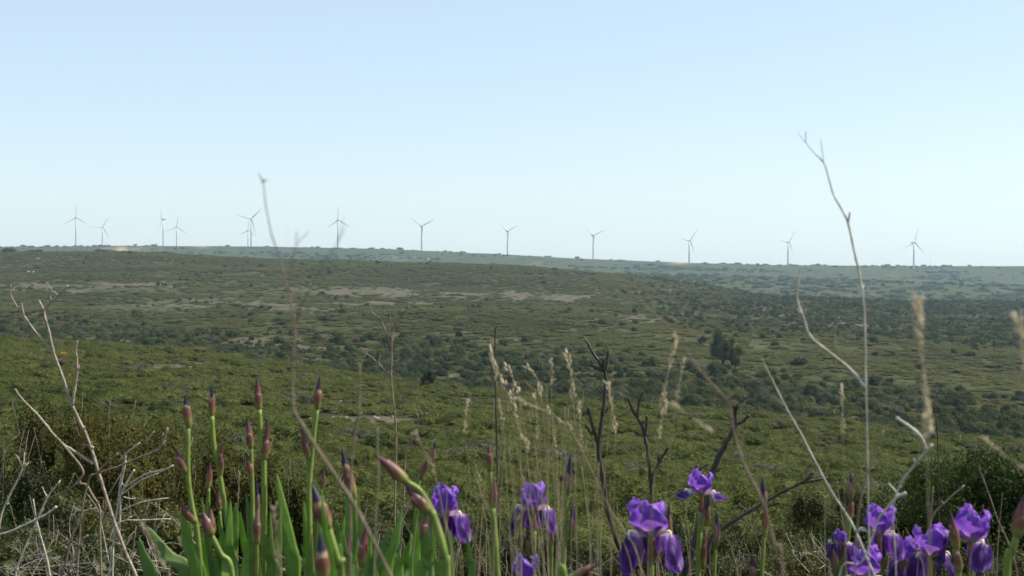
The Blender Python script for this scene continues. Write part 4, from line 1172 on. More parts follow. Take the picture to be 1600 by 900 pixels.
stalk('dry_stalk', 'curved pale dry branch sweeping right to an upturned end above the left bush', 'dry stalk', 2.4,
      [([(120, 905), (128, 800), (140, 748), (152, 740), (190, 727), (225, 712), (246, 704), (255, 690), (262, 668)], 3, 3.5, 'stem'), ([(150, 741), (165, 725), (185, 708)], 4, 3, 'twig')], 'dry_brown', DS)
stalk('dry_stalk', 'two crossing pale dry twigs in the bottom left corner', 'dry stalk', 2.9,
      [([(24, 905), (30, 878), (58, 813), (75, 776), (94, 751)], 3.2, 2.4, 'stem'), ([(79, 905), (72, 868), (57, 814), (52, 780)], 3.4, 2, 'branch'), ([(75, 777), (70, 770), (66, 760)], 2, 1.2, 'twig')], 'dry', DS)
stalk('dry_stalk', 'pale dry twig reaching in from the left edge, low', 'dry stalk', 2.5,
      [([(-30, 905), (-12, 845), (20, 829), (50, 815), (75, 802), (88, 791)], 4, 3, 'stem')], 'dry', DS)
stalk('dry_stalk', 'curved dry twig with a forked tip at the left edge', 'dry stalk', 2.8,
      [([(-8, 905), (0, 815), (15, 775), (33, 738), (37, 722), (38, 707)], 4, 2, 'stem'), ([(35, 730), (30, 718), (25, 711)], 2, 1.2, 'twig')], 'dry', DS)
stalk('dry_stalk', 'forked olive-brown dry twig before the foot of the left dry bush', 'dry stalk', 2.2,
      [([(95, 905), (102, 880), (112, 840), (125, 818), (143, 789)], 5, 3, 'stem'), ([(106, 898), (120, 862), (128, 848), (137, 836)], 4, 3.4, 'branch')], 'dry_brown', DS)
stalk('dry_stalk', 'upright pale twigs splitting like a brush under the curved dry branch', 'dry stalk', 3.0,
      [([(176, 905), (178, 830), (183, 800), (188, 752), (193, 728), (197, 712)], 3.4, 2.2, 'stem'), ([(181, 808), (188, 776), (200, 750), (210, 734)], 3, 3, 'branch'), ([(186, 845), (188, 790), (187, 770), (197, 720)], 3, 2, 'branch'), ([(187, 719), (200, 706), (219, 692)], 2.4, 2.4, 'twig'), ([(229, 690), (236, 680), (241, 674)], 1.5, 2, 'twig')], 'dry', DS)
stalk('dry_stalk', 'nearly level pale twigs pointing right toward the leftmost iris', 'dry stalk', 3.0,
      [([(170, 905), (180, 830), (193, 814), (215, 813), (240, 812), (267, 811)], 2.5, 2.6, 'stem'), ([(186, 776), (220, 751), (245, 740), (271, 727)], 2, 2.2, 'branch'), ([(190, 765), (225, 742), (250, 735), (264, 732)], 1.6, 1.6, 'branch'), ([(185, 800), (220, 785), (262, 778)], 1.5, 2, 'branch'), ([(192, 776), (202, 779), (211, 779)], 2, 2, 'twig')], 'dry', DS)
stalk('dry_stalk', 'thick blurred dry stalk leaning across the iris buds up into the sky', 'dry stalk', 0.9,
      [([(690, 1060), (650, 978), (614, 905), (585, 848), (550, 782), (505, 715), (470, 660), (458, 632), (458, 570), (460, 512), (452, 462), (440, 412), (425, 368), (417, 330), (411, 285)], (3.6, 5.2, 3.6, 1.5), 0, 'stem'),
       ([(411, 286), (408, 278), (404, 270)], 2.5, 1.5, 'twig'), ([(411, 285), (414, 281), (418, 283)], 2.5, 1.5, 'twig'), ([(460, 512, 1.0), (470, 480, .93), (490, 440, .86), (512, 402, .8), (528, 378, .76), (541, 352, .74)], 1.9, .7, 'branch'), ([(528, 378, .76), (533, 358, .74), (537, 340, .74)], .8, .7, 'twig'),
       ([(458, 500, 1.0), (452, 455, .9), (456, 412, .82), (463, 384, .78), (482, 362, .76)], 1.5, .8, 'branch'), ([(463, 384, .78), (463, 372, .77), (464, 361, .77)], 1, 1.3, 'twig')], 'dry_brown', DS)
stalk('dry_stalk', 'slender forked dry stalk reaching highest into the sky at right, with a kinked side branch', 'dry stalk', 1.35,
      [([(1358, 905), (1357, 800), (1356, 740), (1355, 690), (1353, 605), (1352, 540), (1350, 480), (1344, 435), (1334, 390), (1325, 349), (1314, 325), (1303, 306), (1295, 280), (1287, 254), (1273, 240), (1258, 222), (1246, 207)], (1.6, 3.2, 3.4, .7), 0, 'stem'),
       ([(1325, 350), (1326.5, 340), (1328, 331)], 3.6, 3.4, 'twig'), ([(1287, 254), (1285, 238), (1282, 217)], 1.3, .9, 'twig'), ([(1259, 223), (1259, 214), (1259, 205)], 1.2, 1.5, 'twig'),
       ([(1352, 606), (1338, 588), (1325, 574), (1295, 550), (1266, 525), (1255, 495), (1245, 465), (1248, 440), (1252, 415)], 5.5, 2.2, 'branch')], 'dry', DS)
stalk('dry_stalk', 'straight slanting pale stem ending at the tallest right-hand bud', 'dry stalk', 1.5,
      [([(1410, 1010), (1370, 910), (1337, 831), (1318, 797), (1300, 770), (1275, 724), (1250, 675), (1230, 640), (1212, 604), (1200, 580), (1190, 560)], 5, 1.5, 'stem')], 'dry', DS)
stalk('dry_stalk', 'blurred brown stalk arching over from the top left to the right-hand buds', 'dry stalk', 0.95,
      [([(1222, 905), (1210, 850), (1190, 780), (1165, 730), (1148, 680), (1141, 640), (1130, 618), (1105, 592), (1080, 560), (1058, 525), (1030, 497), (1000, 470), (968, 445)], 4.5, 1.8, 'stem')], 'dry_brown', DS)
stalk('dry_stalk', 'pale vertical straw in front of the violet-tipped bud', 'dry stalk', 1.15,
      [([(548, 905), (548, 780), (550, 715), (558, 660), (561, 640), (562, 600), (562, 570)], 3.6, 2.6, 'stem')], 'dry_brown', DS)
stalk('dry_stalk', 'faint blurred straw standing between the vertical straw and the long rosy buds', 'dry stalk', 1.05,
      [([(585, 905), (588, 800), (592, 745), (590, 700), (590, 668)], 2.6, 2.2, 'stem')], 'straw', DS)
stalk('dry_stalk', 'forked cream dry twig crossing the right-hand flower cluster', 'dry stalk', 1.45,
      [([(1310, 905), (1345, 880), (1362, 840), (1370, 815), (1385, 795), (1400, 778), (1416, 770)], (2, 3, 4, 5.5), 0, 'stem'), ([(1404, 775), (1397, 765), (1388, 755)], 3.5, 2, 'twig')], 'dry', DS)
stalk('dry_stalk', 'short curved pale twig above the right-hand cluster with a fork', 'dry stalk', 1.3,
      [([(1400, 905), (1395, 800), (1408, 755), (1428, 728), (1444, 708), (1457, 694)], (1.2, 2.2, 3.5, 5), 0, 'stem'), ([(1446, 703), (1440, 686), (1428, 672), (1401, 653)], 6, 5.5, 'branch')], 'dry', DS)
stalk('dry_stalk', 'thin straight twig angled up right before the dark round bush', 'dry stalk', 2.2,
      [([(1452, 905), (1453, 830), (1458, 805), (1480, 782), (1507, 758)], 3.5, 3, 'stem'), ([(1455, 815), (1456, 790), (1458, 760)], 2, 1.5, 'twig')], 'dry_brown', DS)
stalk('dry_stalk', 'thin dark upright twig left of the dark round bush', 'dry stalk', 3.0,
      [([(1470, 905), (1467, 800), (1466, 730), (1464, 670), (1458, 612)], 3.5, 1.5, 'stem')], 'burnt', DS)
stalk('dry_stalk', 'thin curved stem down the face of the dark round bush', 'dry stalk', 2.2,
      [([(1590, 905), (1578, 855), (1560, 815), (1548, 780), (1535, 745), (1530, 730)], 3, 1.5, 'stem')], 'dry_brown', DS)
stalk('dry_stalk', 'dark blurred twig slanting beside the tall right stalk', 'dry stalk', 1.1,
      [([(1335, 905), (1345, 780), (1356, 740), (1368, 705), (1380, 672)], 3, 3, 'stem')], 'dry_brown', DS)
stalk('dry_stalk', 'thin black upright stem with a bent pale top above the pale grass', 'dry stalk', 3.0,
      [([(782, 905), (778, 760), (776, 680), (774, 600), (773.5, 545), (774, 515), (777, 511)], 3, 2.4, 'stem')], 'burnt', DS)
stalk('dry_stalk', 'bare silvery twig with four forks standing left of the middle', 'dry stalk', 3.2,
      [([(618, 905), (617, 800), (618, 745), (619, 710), (618, 660), (612, 600), (612, 560), (613, 518), (622, 500), (640, 478)], 3.5, 2, 'stem'), ([(612, 545), (603, 520), (595, 501), (586, 492), (578, 484)], 2.5, 1.5, 'branch'), ([(596, 502), (598, 493), (601, 486)], 1.8, 1.5, 'twig'),
       ([(612, 594), (602, 580), (592, 569), (580, 558), (573, 553), (571, 545)], 3, 2, 'branch'), ([(592, 568), (592, 562), (594, 556)], 2.5, 2, 'twig'), ([(619, 637), (632, 620), (648, 601), (655, 592)], 2.5, 1.2, 'branch'), ([(613, 517), (611, 500), (609, 488)], 2, 1.2, 'twig')], 'dry_brown', DS)
stalk('dry_stalk', 'thin pale Y-shaped twig right of the four-forked one', 'dry stalk', 3.0,
      [([(622, 905), (630, 800), (634, 710), (645, 685), (655, 657), (663, 648), (668, 636)], 3, 2, 'stem'), ([(655, 657), (652, 648), (649, 638)], 2.2, 1.5, 'twig')], 'dry_brown', DS)
stalk('dry_stalk', 'short white slanting twig behind the long rosy buds', 'dry stalk', 3.0,
      [([(625, 850), (628, 815), (636, 796), (642, 780), (655, 752)], 3, 2, 'stem')], 'twig_white', DS)

CB = 'charred dead branches'
stalk('charred_branch', 'taller charred upright branch with a forked top, near the middle', 'dead branch', 3.2,
      [([(985, 905), (965, 850), (948, 790), (941, 740), (935, 700), (940, 655), (945, 615), (945, 580), (937, 568), (925, 548), (915, 531)], 9, 3.8, 'branch'),
       ([(943, 580), (932, 575), (920, 569)], 5, 3.5, 'twig'), ([(943, 580), (943, 570), (943, 560)], 4, 3, 'twig'), ([(945, 582), (948, 567), (951, 545)], 5, 3.5, 'twig'),
       ([(935, 700), (928, 672), (923, 655), (919, 636)], 6, 4.5, 'branch'), ([(926, 680), (920, 672), (914, 663)], 5, 3, 'twig'), ([(946, 645), (949, 640), (951, 635)], 4, 3, 'twig')], 'burnt', CB)
stalk('charred_branch', 'shorter charred upright branch right of the taller one', 'dead branch', 3.3,
      [([(1028, 905), (1020, 820), (1018, 770), (1013, 715), (1006, 675), (996, 652), (988, 640), (981, 621)], 7.5, 4, 'branch'), ([(996, 652), (998, 635), (1001, 622), (1005, 612)], 5, 3.5, 'branch'), ([(1008, 680), (1010, 665), (1011, 649)], 5, 4, 'twig'),
       ([(1018, 755), (1022, 738), (1032, 718), (1045, 698)], 6, 4, 'branch'), ([(1029, 720), (1028, 712), (1027, 705)], 4, 3, 'twig'), ([(1012, 697), (1009, 694), (1005, 691)], 3, 2, 'twig')], 'burnt', CB)
stalk('charred_branch', 'thick slanting charred branch passing behind the highest open iris', 'dead branch', 2.8,
      [([(1068, 905), (1082, 860), (1097, 800), (1112, 740), (1130, 700), (1148, 665), (1149, 640), (1155, 630)], 15, 6, 'branch'), ([(1148, 662), (1160, 658), (1171, 648)], 7, 5, 'branch'), ([(1155, 630), (1162, 624), (1168, 619)], 4, 2, 'twig'), ([(1149, 645), (1147, 638), (1146, 634)], 4, 3, 'twig'), ([(1112, 742), (1122, 734), (1130, 730)], 5, 2, 'twig'), ([(1092, 745), (1089, 735), (1089, 726)], 7, 4, 'twig'), ([(1088, 735), (1082, 732), (1079, 729)], 4, 2, 'twig'), ([(1090, 736), (1098, 730), (1106, 727)], 4, 2, 'twig')], 'burnt', CB)
stalk('charred_branch', 'dark branch lying slantwise between the two right-hand groups of buds', 'dead branch', 2.9,
      [([(1108, 850), (1125, 828), (1160, 805), (1190, 787), (1225, 767), (1254, 753), (1272, 737)], 7, 5, 'branch'), ([(1254, 754), (1275, 750), (1294, 747)], 6, 3, 'branch'), ([(1198, 792), (1208, 788), (1218, 786)], 5, 4, 'twig'), ([(1168, 800), (1160, 792), (1155, 787)], 3, 1.5, 'twig')], 'burnt', CB)

def oat(label, d, pts, w, spike, group='dry oat grass stalks', husk='husk', ws=8):
    """grass stalk; pts run from the ground up; spike = index of the point where the ear begins"""
    q = path(pts, d)
    base = ground_below(q[0])
    root = empty('oat_grass', base); tag(root, label, 'grass stalk', group)
    c = catmull([base, base.lerp(q[0], .5)] + q, 6); n = len(c)
    r = w * .28 * d / FPX
    mb = MB(); tube(mb, c, [r * (1 - .6 * i / n) for i in range(n)], 6); mb.build('stem', M['straw'], root, base)
    i0 = (spike + 2) * 6
    mb = MB(); g = random
    fr = frames(c)
    seg = c[i0:]
    L = sum((seg[k + 1] - seg[k]).length for k in range(len(seg) - 1))
    m = max(16, int(L / (d / FPX * 1.5)))
    rs = ws * .45 * d / FPX
    for k in range(m):
        u = k / (m - 1); j = i0 + min(len(seg) - 2, int(u * (len(seg) - 1)))
        fq = u * (len(seg) - 1) - (j - i0)
        p = c[j].lerp(c[j + 1], fq); T, Nn, B = fr[j]
        an = g.uniform(0, 6.28); o = Nn * math.cos(an) + B * math.sin(an)
        s = rs * g.uniform(.75, 1.25) * math.sin(math.pi * (.12 + .80 * (1 - abs(2 * u - .9) * .5)))
        a = p + o * s * .25; e = a + (T * 1.5 + o * .75) * s * 1.6
        mid = a.lerp(e, .4)
        sd = T.cross(o).normalized()
        v = [a, mid + sd * s * .38, mid + o * s * .35, mid - sd * s * .38, mid - o * s * .2, e]
        mb.add(v, [(0, 1, 2), (0, 2, 3), (0, 3, 4), (0, 4, 1), (5, 2, 1), (5, 3, 2), (5, 4, 3), (5, 1, 4)], [0] * 6)
    mb.build('seed_head', M[husk], root, base)
oat('pale oat ear leaning far left at the head of the middle grass tuft', 1.5, [(842, 905), (818, 760), (800, 660), (790, 610), (778, 580), (764, 548)], 3, 3, ws=10)
oat('pale grass ear just right of the leftmost one in the tuft', 1.6, [(838, 905), (826, 740), (818, 660), (811, 618), (802, 592), (791, 572)], 3, 3, ws=9)
oat('nodding pale grass ear bent left in the middle of the tuft', 1.55, [(858, 905), (854, 760), (850, 660), (845, 622), (838, 590), (825, 574)], 3, 3, ws=8)
oat('short upright pale grass ear right of the nodding one', 1.6, [(872, 905), (866, 760), (862, 640), (862, 604), (864, 585), (860, 566)], 2.5, 3, ws=6)
oat('long straw-coloured grass ear, the tallest right in the tuft', 1.5, [(902, 905), (899, 760), (897, 660), (896, 625), (893, 590), (886, 556)], 3.5, 3, ws=10)
oat('long grass ear hanging close along the taller charred branch', 1.5, [(955, 905), (959, 800), (960, 720), (961, 680), (957, 640), (949, 600)], 3, 3, ws=8)
oat('thick bent grass ear lying left across the tuft', 1.35, [(1005, 905), (950, 790), (915, 715), (893, 675), (880, 662), (860, 645), (830, 634), (806, 623)], 4, 3, ws=8)
oat('grass ear curving up right out of the bent thick one', 1.35, [(990, 905), (930, 760), (893, 676), (899, 655), (906, 633)], 3.5, 2, ws=6)
oat('pale drooping ear below the leftmost ears of the tuft', 1.45, [(868, 905), (842, 770), (828, 704), (815, 680), (806, 650), (799, 615)], 3, 2, ws=8)
oat('grass stalk with a slim faint ear left in the tuft', 1.5, [(800, 905), (792, 760), (785, 660), (778, 610), (773, 570)], 3, 2, ws=7)
oat('slim faded grass stalk behind the tallest ear', 1.7, [(925, 905), (918, 770), (910, 700), (906, 660), (905, 640)], 2.5, 2, ws=5)
oat('thin straw stalk with a low faint ear in the tuft', 1.6, [(880, 905), (874, 800), (868, 700), (864, 660), (857, 640)], 2.5, 2, ws=6)
oat('straw stalk bending left with a small ear behind the nodding one', 1.6, [(850, 905), (846, 760), (842, 690), (838, 640), (834, 618)], 2.5, 2, ws=6)
oat('beaded pale ear leaning right behind the shorter charred branch', 1.2, [(1012, 905), (1022, 750), (1032, 650), (1040, 600), (1048, 565), (1056, 527)], 3, 2, ws=8)
oat('beaded pale ear parallel to the right of the leaning one', 1.2, [(1028, 905), (1042, 760), (1052, 660), (1057, 625), (1062, 596), (1067, 565)], 2.5, 3, ws=6)
oat('beaded pale ear low right of the shorter charred branch', 1.25, [(1018, 905), (1022, 760), (1027, 690), (1033, 660), (1040, 630)], 2.5, 2, ws=7)
oat('blurred flat-lying ear pointing right toward the slanting charred branch', 0.8, [(1000, 905), (1010, 740), (1025, 650), (1045, 632), (1075, 648), (1110, 672)], 3, 3, ws=8)
oat('tall blurred grass ear at right, left of the curved twig', 0.72, [(1452, 905), (1450, 780), (1448, 690), (1447, 625), (1440, 560), (1436, 520), (1434, 472)], 5, 2, ws=14)
oat('blurred grass ear cut by the right edge', 0.72, [(1612, 905), (1606, 720), (1604, 600), (1598, 545), (1590, 498)], 5, 2, ws=15)
oat('short isolated grass ear before the valley bushes at right', 1.2, [(1322, 905), (1319, 760), (1317, 680), (1316, 640), (1315, 607)], 2, 2, ws=7)
oat('grass ear sloping down to the right edge', 0.8, [(1640, 905), (1632, 790), (1612, 745), (1590, 725), (1565, 708), (1540, 685)], 4, 2, ws=9)
oat('fuzzy brown grass ear left of the leftmost open iris', 1.25, [(708, 905), (692, 800), (680, 745), (668, 715), (655, 690), (650, 682)], 4, 2, ws=12, husk='straw')
oat('faint slim ear above the leftmost open iris', 1.3, [(745, 905), (735, 760), (727, 680), (727, 655), (731, 628)], 2.5, 2, ws=6)
oat('brown blurred grass ear before the lowest left leaves', 1.0, [(266, 935), (258, 895), (245, 860), (232, 838), (225, 825)], 4, 1, ws=11, husk='straw')
oat('brown blurred grass ear standing before the tallest green leaf', 1.0, [(440, 935), (436, 890), (432, 850), (430, 820), (428, 795)], 4, 1, ws=10, husk='straw')
oat('slim white grass ear between the tall buds at left', 2.2, [(372, 905), (371, 820), (372, 780), (373, 760), (374, 738)], 3, 2, ws=4)
oat('faint brown ear among the tuft left of the straight two-bud stalk', 1.3, [(742, 905), (745, 830), (748, 790), (749, 765), (748, 742)], 3, 2, ws=8, husk='straw')

# faint stalks of the tufts: too many and too fine to count
def grass_tuft(label, px0, px1, top0, top1, d0, d1, n, seed):
    g = random.Random(seed)
    c = P((px0 + px1) / 2, 905, (d0 + d1) / 2); base = ground_below(c)
    root = empty('dry_grass_tuft', base); tag(root, label, 'grass')
    mb = MB()
    for k in range(n):
        d = g.uniform(d0, d1); x = g.uniform(px0, px1); t = g.uniform(top0, top1); ln = g.gauss(0, 26)
        q = [P(x, 905, d), P(x - ln * .3, (905 + t) / 2, d), P(x - ln, t, d)]
        e = ground_below(q[0])
        cc = catmull([e, e.lerp(q[0], .5)] + q, 4); r = g.uniform(.6, 1.2) * d / FPX
        tube(mb, cc, [r * (1 - .7 * i / len(cc)) for i in range(len(cc))], 4)
    o = mb.build('stalks', M['straw'], root, base); o['kind'] = 'stuff'
grass_tuft('faint upright straws of the pale grass tuft in the middle', 765, 965, 600, 760, 1.3, 1.8, 34, 1)
grass_tuft('fine dry grass between the rosy two-bud stalk and the leftmost open iris', 640, 790, 730, 860, 1.6, 2.6, 22, 2)
grass_tuft('fine dry grass around the right-hand flower cluster', 1280, 1560, 760, 870, 1.4, 2.4, 26, 3)
grass_tuft('fine dry grass between the largest open iris and the straight green stalk', 960, 1200, 780, 880, 1.7, 2.8, 26, 4)

# ------------------------------------------------------------------ near bushes and dead brush
def near_bush(name, label, px, top_py, d, rad_, mat, seed, nleaf=7000, leaf=0.008, nblob=34, long=1.0, twigs=24, flat=None, cones=0, group=None, blob=(.14, .30)):
    top = P(px, top_py, d)
    base = Vector((top.x, top.y, gz(top.x, top.y)))
    H = max(.15, top.z - base.z)
    root = empty(name, base); tag(root, label, 'bush', group)
    V, F = clump_arrays(seed, nblob, nleaf, leaf / rad_, spread=.8, blob=blob, long=long, core=.62, zs=H / (.92 * rad_))
    hmax = np.percentile(V[:, 2], 99.5)
    V = V * np.array([rad_, rad_, H / hmax])
    me = np_mesh('foliage', V, F, M[mat]); o = bpy.data.objects.new('foliage', me); COL.objects.link(o); o.parent = root
    g = random.Random(seed); mb = MB()
    for k in range(twigs):
        a = g.uniform(0, 6.28); rr = rad_ * g.uniform(.2, 1.0); hh = H * g.uniform(.5, 1.05)
        e = Vector((math.cos(a) * rr, math.sin(a) * rr, hh)); b = e * .25; b.z = 0
        kx = Vector((g.gauss(0, .06), g.gauss(0, .06), g.gauss(0, .03))) * rad_
        tube(mb, catmull([b, b.lerp(e, .5) + kx, e], 4), [.006 * (1 - .75 * i / 8) for i in range(9)], 5)
    t = mb.build('branches', M['bark'], root); t['kind'] = 'stuff'
    if cones:
        mb = MB()
        for k in range(cones):
            i = g.randrange(nleaf) * 4
            p = Vector(V[i])
            if p.z < H * .5: continue
            r = g.uniform(.006, .012)
            mb.add([p + Vector(q) * r for q in ICO_V], [tuple(q) for q in ICO_F])
        if mb.v:
            t = mb.build('cones', M['cone'], root); t['kind'] = 'stuff'
    return root
JG = 'yellowish juniper bushes at the left'
near_bush('juniper_bush', 'yellow-green juniper bush behind the forked dry stalk', 85, 628, 7.0, .62, 'juniper', 101, 26000, cones=50, group=JG)
near_bush('juniper_bush', 'brown-tipped juniper bush under the curved dry branch', 210, 650, 6.2, .50, 'juniper', 102, 24000, cones=90, group=JG)
near_bush('juniper_bush', 'juniper bush behind the leftmost iris buds', 330, 690, 6.6, .50, 'juniper', 103, 20000, cones=20, group=JG)
near_bush('juniper_bush', 'feathery juniper bush behind the large upright leaf', 440, 712, 6.4, .36, 'juniper', 104, 15000, cones=10, group=JG)
near_bush('juniper_bush', 'darker juniper bush cut by the left edge', -30, 655, 6.0, .50, 'near_scrub', 105, 20000, group=JG)
near_bush('dark_bush', 'dark green glossy round bush at the right behind the flower cluster', 1510, 704, 8.6, 1.12, 'bush_dark', 111, 70000, leaf=.010, nblob=44, long=1.1)
near_bush('dark_bush', 'second dark bush merging with the round one at the right edge', 1640, 735, 8.0, .55, 'bush_dark', 112, 24000, leaf=.010, long=1.1)
near_bush('rosemary_bush', 'yellow-tipped shrub left of the dark round bush', 1330, 748, 9.0, .30, 'near_scrub', 113, 14000, leaf=.007)
near_bush('rosemary_bush', 'low shrub with yellowish tips under the lying dark branch', 1262, 765, 9.5, .32, 'near_scrub', 114, 14000, leaf=.007)
NS = [(20, 745, 4.6, .40), (110, 770, 4.3, .38), (205, 790, 4.2, .34), (40, 830, 3.7, .35), (150, 835, 3.8, .32), (280, 800, 4.6, .3), (520, 800, 6.5, .30), (590, 790, 7.5, .36), (660, 800, 7.0, .3), (740, 790, 8.0, .34), (800, 815, 7.0, .3), (700, 850, 5.5, .28), (860, 840, 6.2, .26), (930, 850, 6.5, .26), (560, 855, 5.2, .26),
      (1000, 850, 6.2, .24), (1060, 815, 7.5, .3), (1130, 830, 6.8, .30), (1190, 800, 8.0, .34), (1220, 845, 6.0, .28), (1270, 830, 6.5, .32), (1160, 870, 5.2, .24), (1330, 850, 6.0, .3), (1420, 850, 6.5, .3), (1480, 870, 6.0, .3), (1570, 860, 6.0, .34)]
for k, (px, py, d, r_) in enumerate(NS):
    zn = next(z for a, b, z in zones if a <= px < b)
    near_bush('garrigue_bush', 'sparse dark bush at the picture foot, %s' % zn.replace('behind', 'beneath'), px, py, d, r_, 'near_scrub' if k % 4 else 'bush_dark', 200 + k, 8000, leaf=.006, nblob=18, twigs=18, group='sparse dark bushes at the foot of the view', blob=(.16, .34))

def dry_brush(label, px, py, d, w, h, n, seed, mat='twig_white'):
    """a dead shrub: bare pale twigs, forked and tangled"""
    c = P(px, py, d); base = Vector((c.x, c.y, gz(c.x, c.y)))
    H = max(.1, c.z - base.z)
    root = empty('dead_shrub', base); tag(root, label, 'dead shrub', 'bleached dead shrubs')
    g = random.Random(seed)
    mb = MB()
    for k in range(n):
        a = g.uniform(0, 6.28); b = Vector((g.gauss(0, w * .35), g.gauss(0, w * .3), H * g.uniform(0, .6) if g.random() < .6 else -.03))
        dirv = Vector((g.gauss(0, 1), g.gauss(0, .6), g.uniform(-.1, 1.4))).normalized()
        L = h * g.uniform(.25, .8)
        p = [b]
        for s in range(4):
            dirv = (dirv + Vector((g.gauss(0, .22), g.gauss(0, .22), g.gauss(0, .18)))).normalized()
            p.append(p[-1] + dirv * L * .25)
        r0 = g.uniform(.0006, .0017) * d / 4
        pp = catmull(p, 3)
        tube(mb, pp, [r0 * (1 - .6 * i / (len(pp) - 1)) for i in range(len(pp))], 5)
        for s in (1, 2, 3):
            if g.random() < .55:
                e = p[s] + (dirv + Vector((g.gauss(0, .7), g.gauss(0, .5), g.gauss(0, .6)))).normalized() * L * g.uniform(.12, .35)
                tube(mb, [p[s], p[s].lerp(e, .5) + Vector((g.gauss(0, .05), 0, g.gauss(0, .05))) * L, e], [r0 * .6, r0 * .5, r0 * .3], 4)
    t = mb.build('twigs', M[mat], root); t['kind'] = 'stuff'
dry_brush('bleached tangle of dead twigs in the bottom left corner', 40, 790, 3.2, .28, .34, 54, 1)
dry_brush('dead pale twigs around the foot of the forked dry stalk', 130, 800, 3.3, .26, .32, 54, 2)
dry_brush('brownish dead twigs pointing right beside the leftmost iris leaves', 215, 760, 3.3, .22, .34, 40, 3, 'dry')
dry_brush('small curly dead twigs under the leftmost open iris', 745, 850, 5.5, .30, .26, 44, 4)
dry_brush('dead white twigs beneath the pale grass tuft', 850, 850, 5.2, .30, .26, 44, 5)
dry_brush('grey dead twigs under the lying dark branch', 1170, 830, 5.6, .36, .28, 44, 6, 'dry')
dry_brush('thin dead twigs left of the dark round bush', 1290, 800, 6.0, .30, .34, 30, 7, 'dry')
dry_brush('low dead twigs among the leaves beneath the long rosy buds', 600, 850, 5.6, .3, .22, 30, 8)

dry_brush('thin dead twigs behind the leaves left of the long rosy buds', 480, 840, 5.0, .3, .26, 34, 9, 'dry')
dry_brush('thin grey twigs behind the dark violet bud', 905, 855, 6.0, .3, .26, 40, 10)
dry_brush('thin grey twigs below the largest open iris', 1030, 860, 5.4, .34, .24, 40, 11)
dry_brush('fine pale twigs low beside the right flower cluster', 1245, 860, 4.6, .32, .22, 36, 12, 'dry')
# stones
def stone(label, px, py, wpx, hpx, seed, group=None, dmin=6):
    p = ground_hit(px, py, dmin); mp = p.y / FPX
    g = np.random.default_rng(seed)
    V = np.concatenate([ICO_V] + [((ICO_V[a] + ICO_V[b]) / np.linalg.norm(ICO_V[a] + ICO_V[b]))[None] for a, b in [(0, 11), (0, 5), (1, 5), (1, 9), (4, 9), (4, 11), (2, 4), (3, 4), (3, 9), (8, 9)]])
    V = V * g.uniform(.8, 1.12, (len(V), 1)) * np.array([wpx * .5 * mp, wpx * .45 * mp, hpx * .7 * mp])
    import bmesh
    bm = bmesh.new()
    for v in V: bm.verts.new(v)
    bmesh.ops.convex_hull(bm, input=bm.verts)
    me = bpy.data.meshes.new('stone'); bm.to_mesh(me); bm.free(); me.materials.append(M['stone'])
    o = bpy.data.objects.new('limestone_rock', me); COL.objects.link(o); o.location = p + Vector((0, 0, hpx * .25 * mp)); o.rotation_euler = (0, 0, seed)
    tag(o, label, 'rock', group)
stone('broad flat rock beneath the taller charred branch', 930, 850, 42, 14, 3)
gr = random.Random(5)
for (cx, cy, sx, sy, n, lb) in [(905, 775, 45, 20, 26, 'small pale stone in the bare patch behind the pale grass tuft'), (560, 652, 70, 14, 30, 'small pale stone on the bare strip above the long rosy buds'), (690, 692, 45, 8, 16, 'small pale stone on the bare patch above the leftmost open iris'), (500, 628, 30, 8, 10, 'small pale stone beside the tall bud at the leaning dry stalk'), (300, 578, 60, 6, 8, 'small pale stone on the worn strip above the leftmost buds')]:
    for k in range(n):
        x_, y_ = gr.gauss(cx, sx * .6), gr.gauss(cy, sy * .6)
        stone(lb, x_, y_, gr.uniform(4, 11), gr.uniform(2, 4.5), k + int(cx), lb.replace('stone', 'stones', 1), 9)
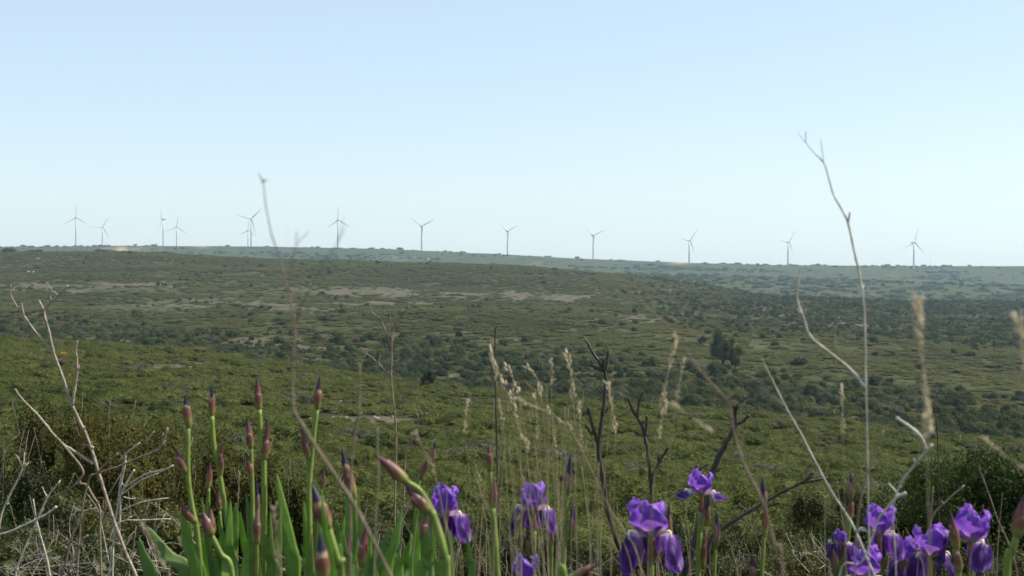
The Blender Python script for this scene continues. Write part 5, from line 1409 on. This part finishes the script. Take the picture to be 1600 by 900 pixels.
for (px, py, w, h, lb) in [(499, 576, 6, 4, 'white boulder at the edge of the valley left of the bare twig'), (485, 446, 5, 2.5, 'white rock on the pale band below the tall dry stalk'), (59, 405, 9, 3, 'pale rock high on the left hillside'), (44, 426, 6, 3.5, 'left one of two pale rocks low on the far left hillside'), (52, 427, 6, 4, 'right one of two pale rocks low on the far left hillside'), (934, 642, 5, 3, 'white stone on the near slope behind the taller charred branch'), (1333, 678, 4, 3, 'white speck of stone right of the tall right stalk'), (620, 405, 7, 2, 'white rock left on the far ridge face'), (648, 404, 5, 2, 'white rock middle on the far ridge face'), (668, 406, 9, 2.5, 'white rock right on the far ridge face')]:
    stone(lb, px, py, w, h, int(px), None, 9)

# ------------------------------------------------------------------ haze
me = bpy.data.meshes.new('haze')
x0, y0, z0, x1, y1, z1 = -4600, -4600, -330, 4600, 4600, 130
me.from_pydata([(x0, y0, z0), (x1, y0, z0), (x1, y1, z0), (x0, y1, z0), (x0, y0, z1), (x1, y0, z1), (x1, y1, z1), (x0, y1, z1)], [], [(3, 2, 1, 0), (4, 5, 6, 7), (0, 1, 5, 4), (1, 2, 6, 5), (2, 3, 7, 6), (3, 0, 4, 7)])
hz = bpy.data.objects.new('haze', me); COL.objects.link(hz)
m, nt, out = new_mat('air_haze')
pv = N(nt, "ShaderNodeVolumePrincipled")
pv.inputs["Color"].default_value = (0.60, 0.83, 1.0, 1)
pv.inputs["Density"].default_value = 0.000105
pv.inputs["Anisotropy"].default_value = 0.2
nt.links.new(pv.outputs[0], out.inputs["Volume"])
me.materials.append(m)
tag(hz, 'thin blue haze in the air over the hills', kind='stuff')

# ------------------------------------------------------------------ labels: pairs and threes of look-alikes are told apart by their order
from collections import defaultdict
_by = defaultdict(list)
for o in list(scene.objects):
    if o.parent is None and o.get('category') and o.get('label'): _by[o['label']].append(o)
for lb, os_ in _by.items():
    if 2 <= len(os_) <= 9 and len(lb.split()) <= 13:
        os_.sort(key=lambda o: project(*o.location)[0])
        n_ = len(os_)
        words = ['left', 'right'] if n_ == 2 else ['left', 'middle', 'right'] if n_ == 3 else [NTH[k] + ' from left:' for k in range(n_)]
        for w, o in zip(words, os_):
            o['label'] = w + ' ' + lb
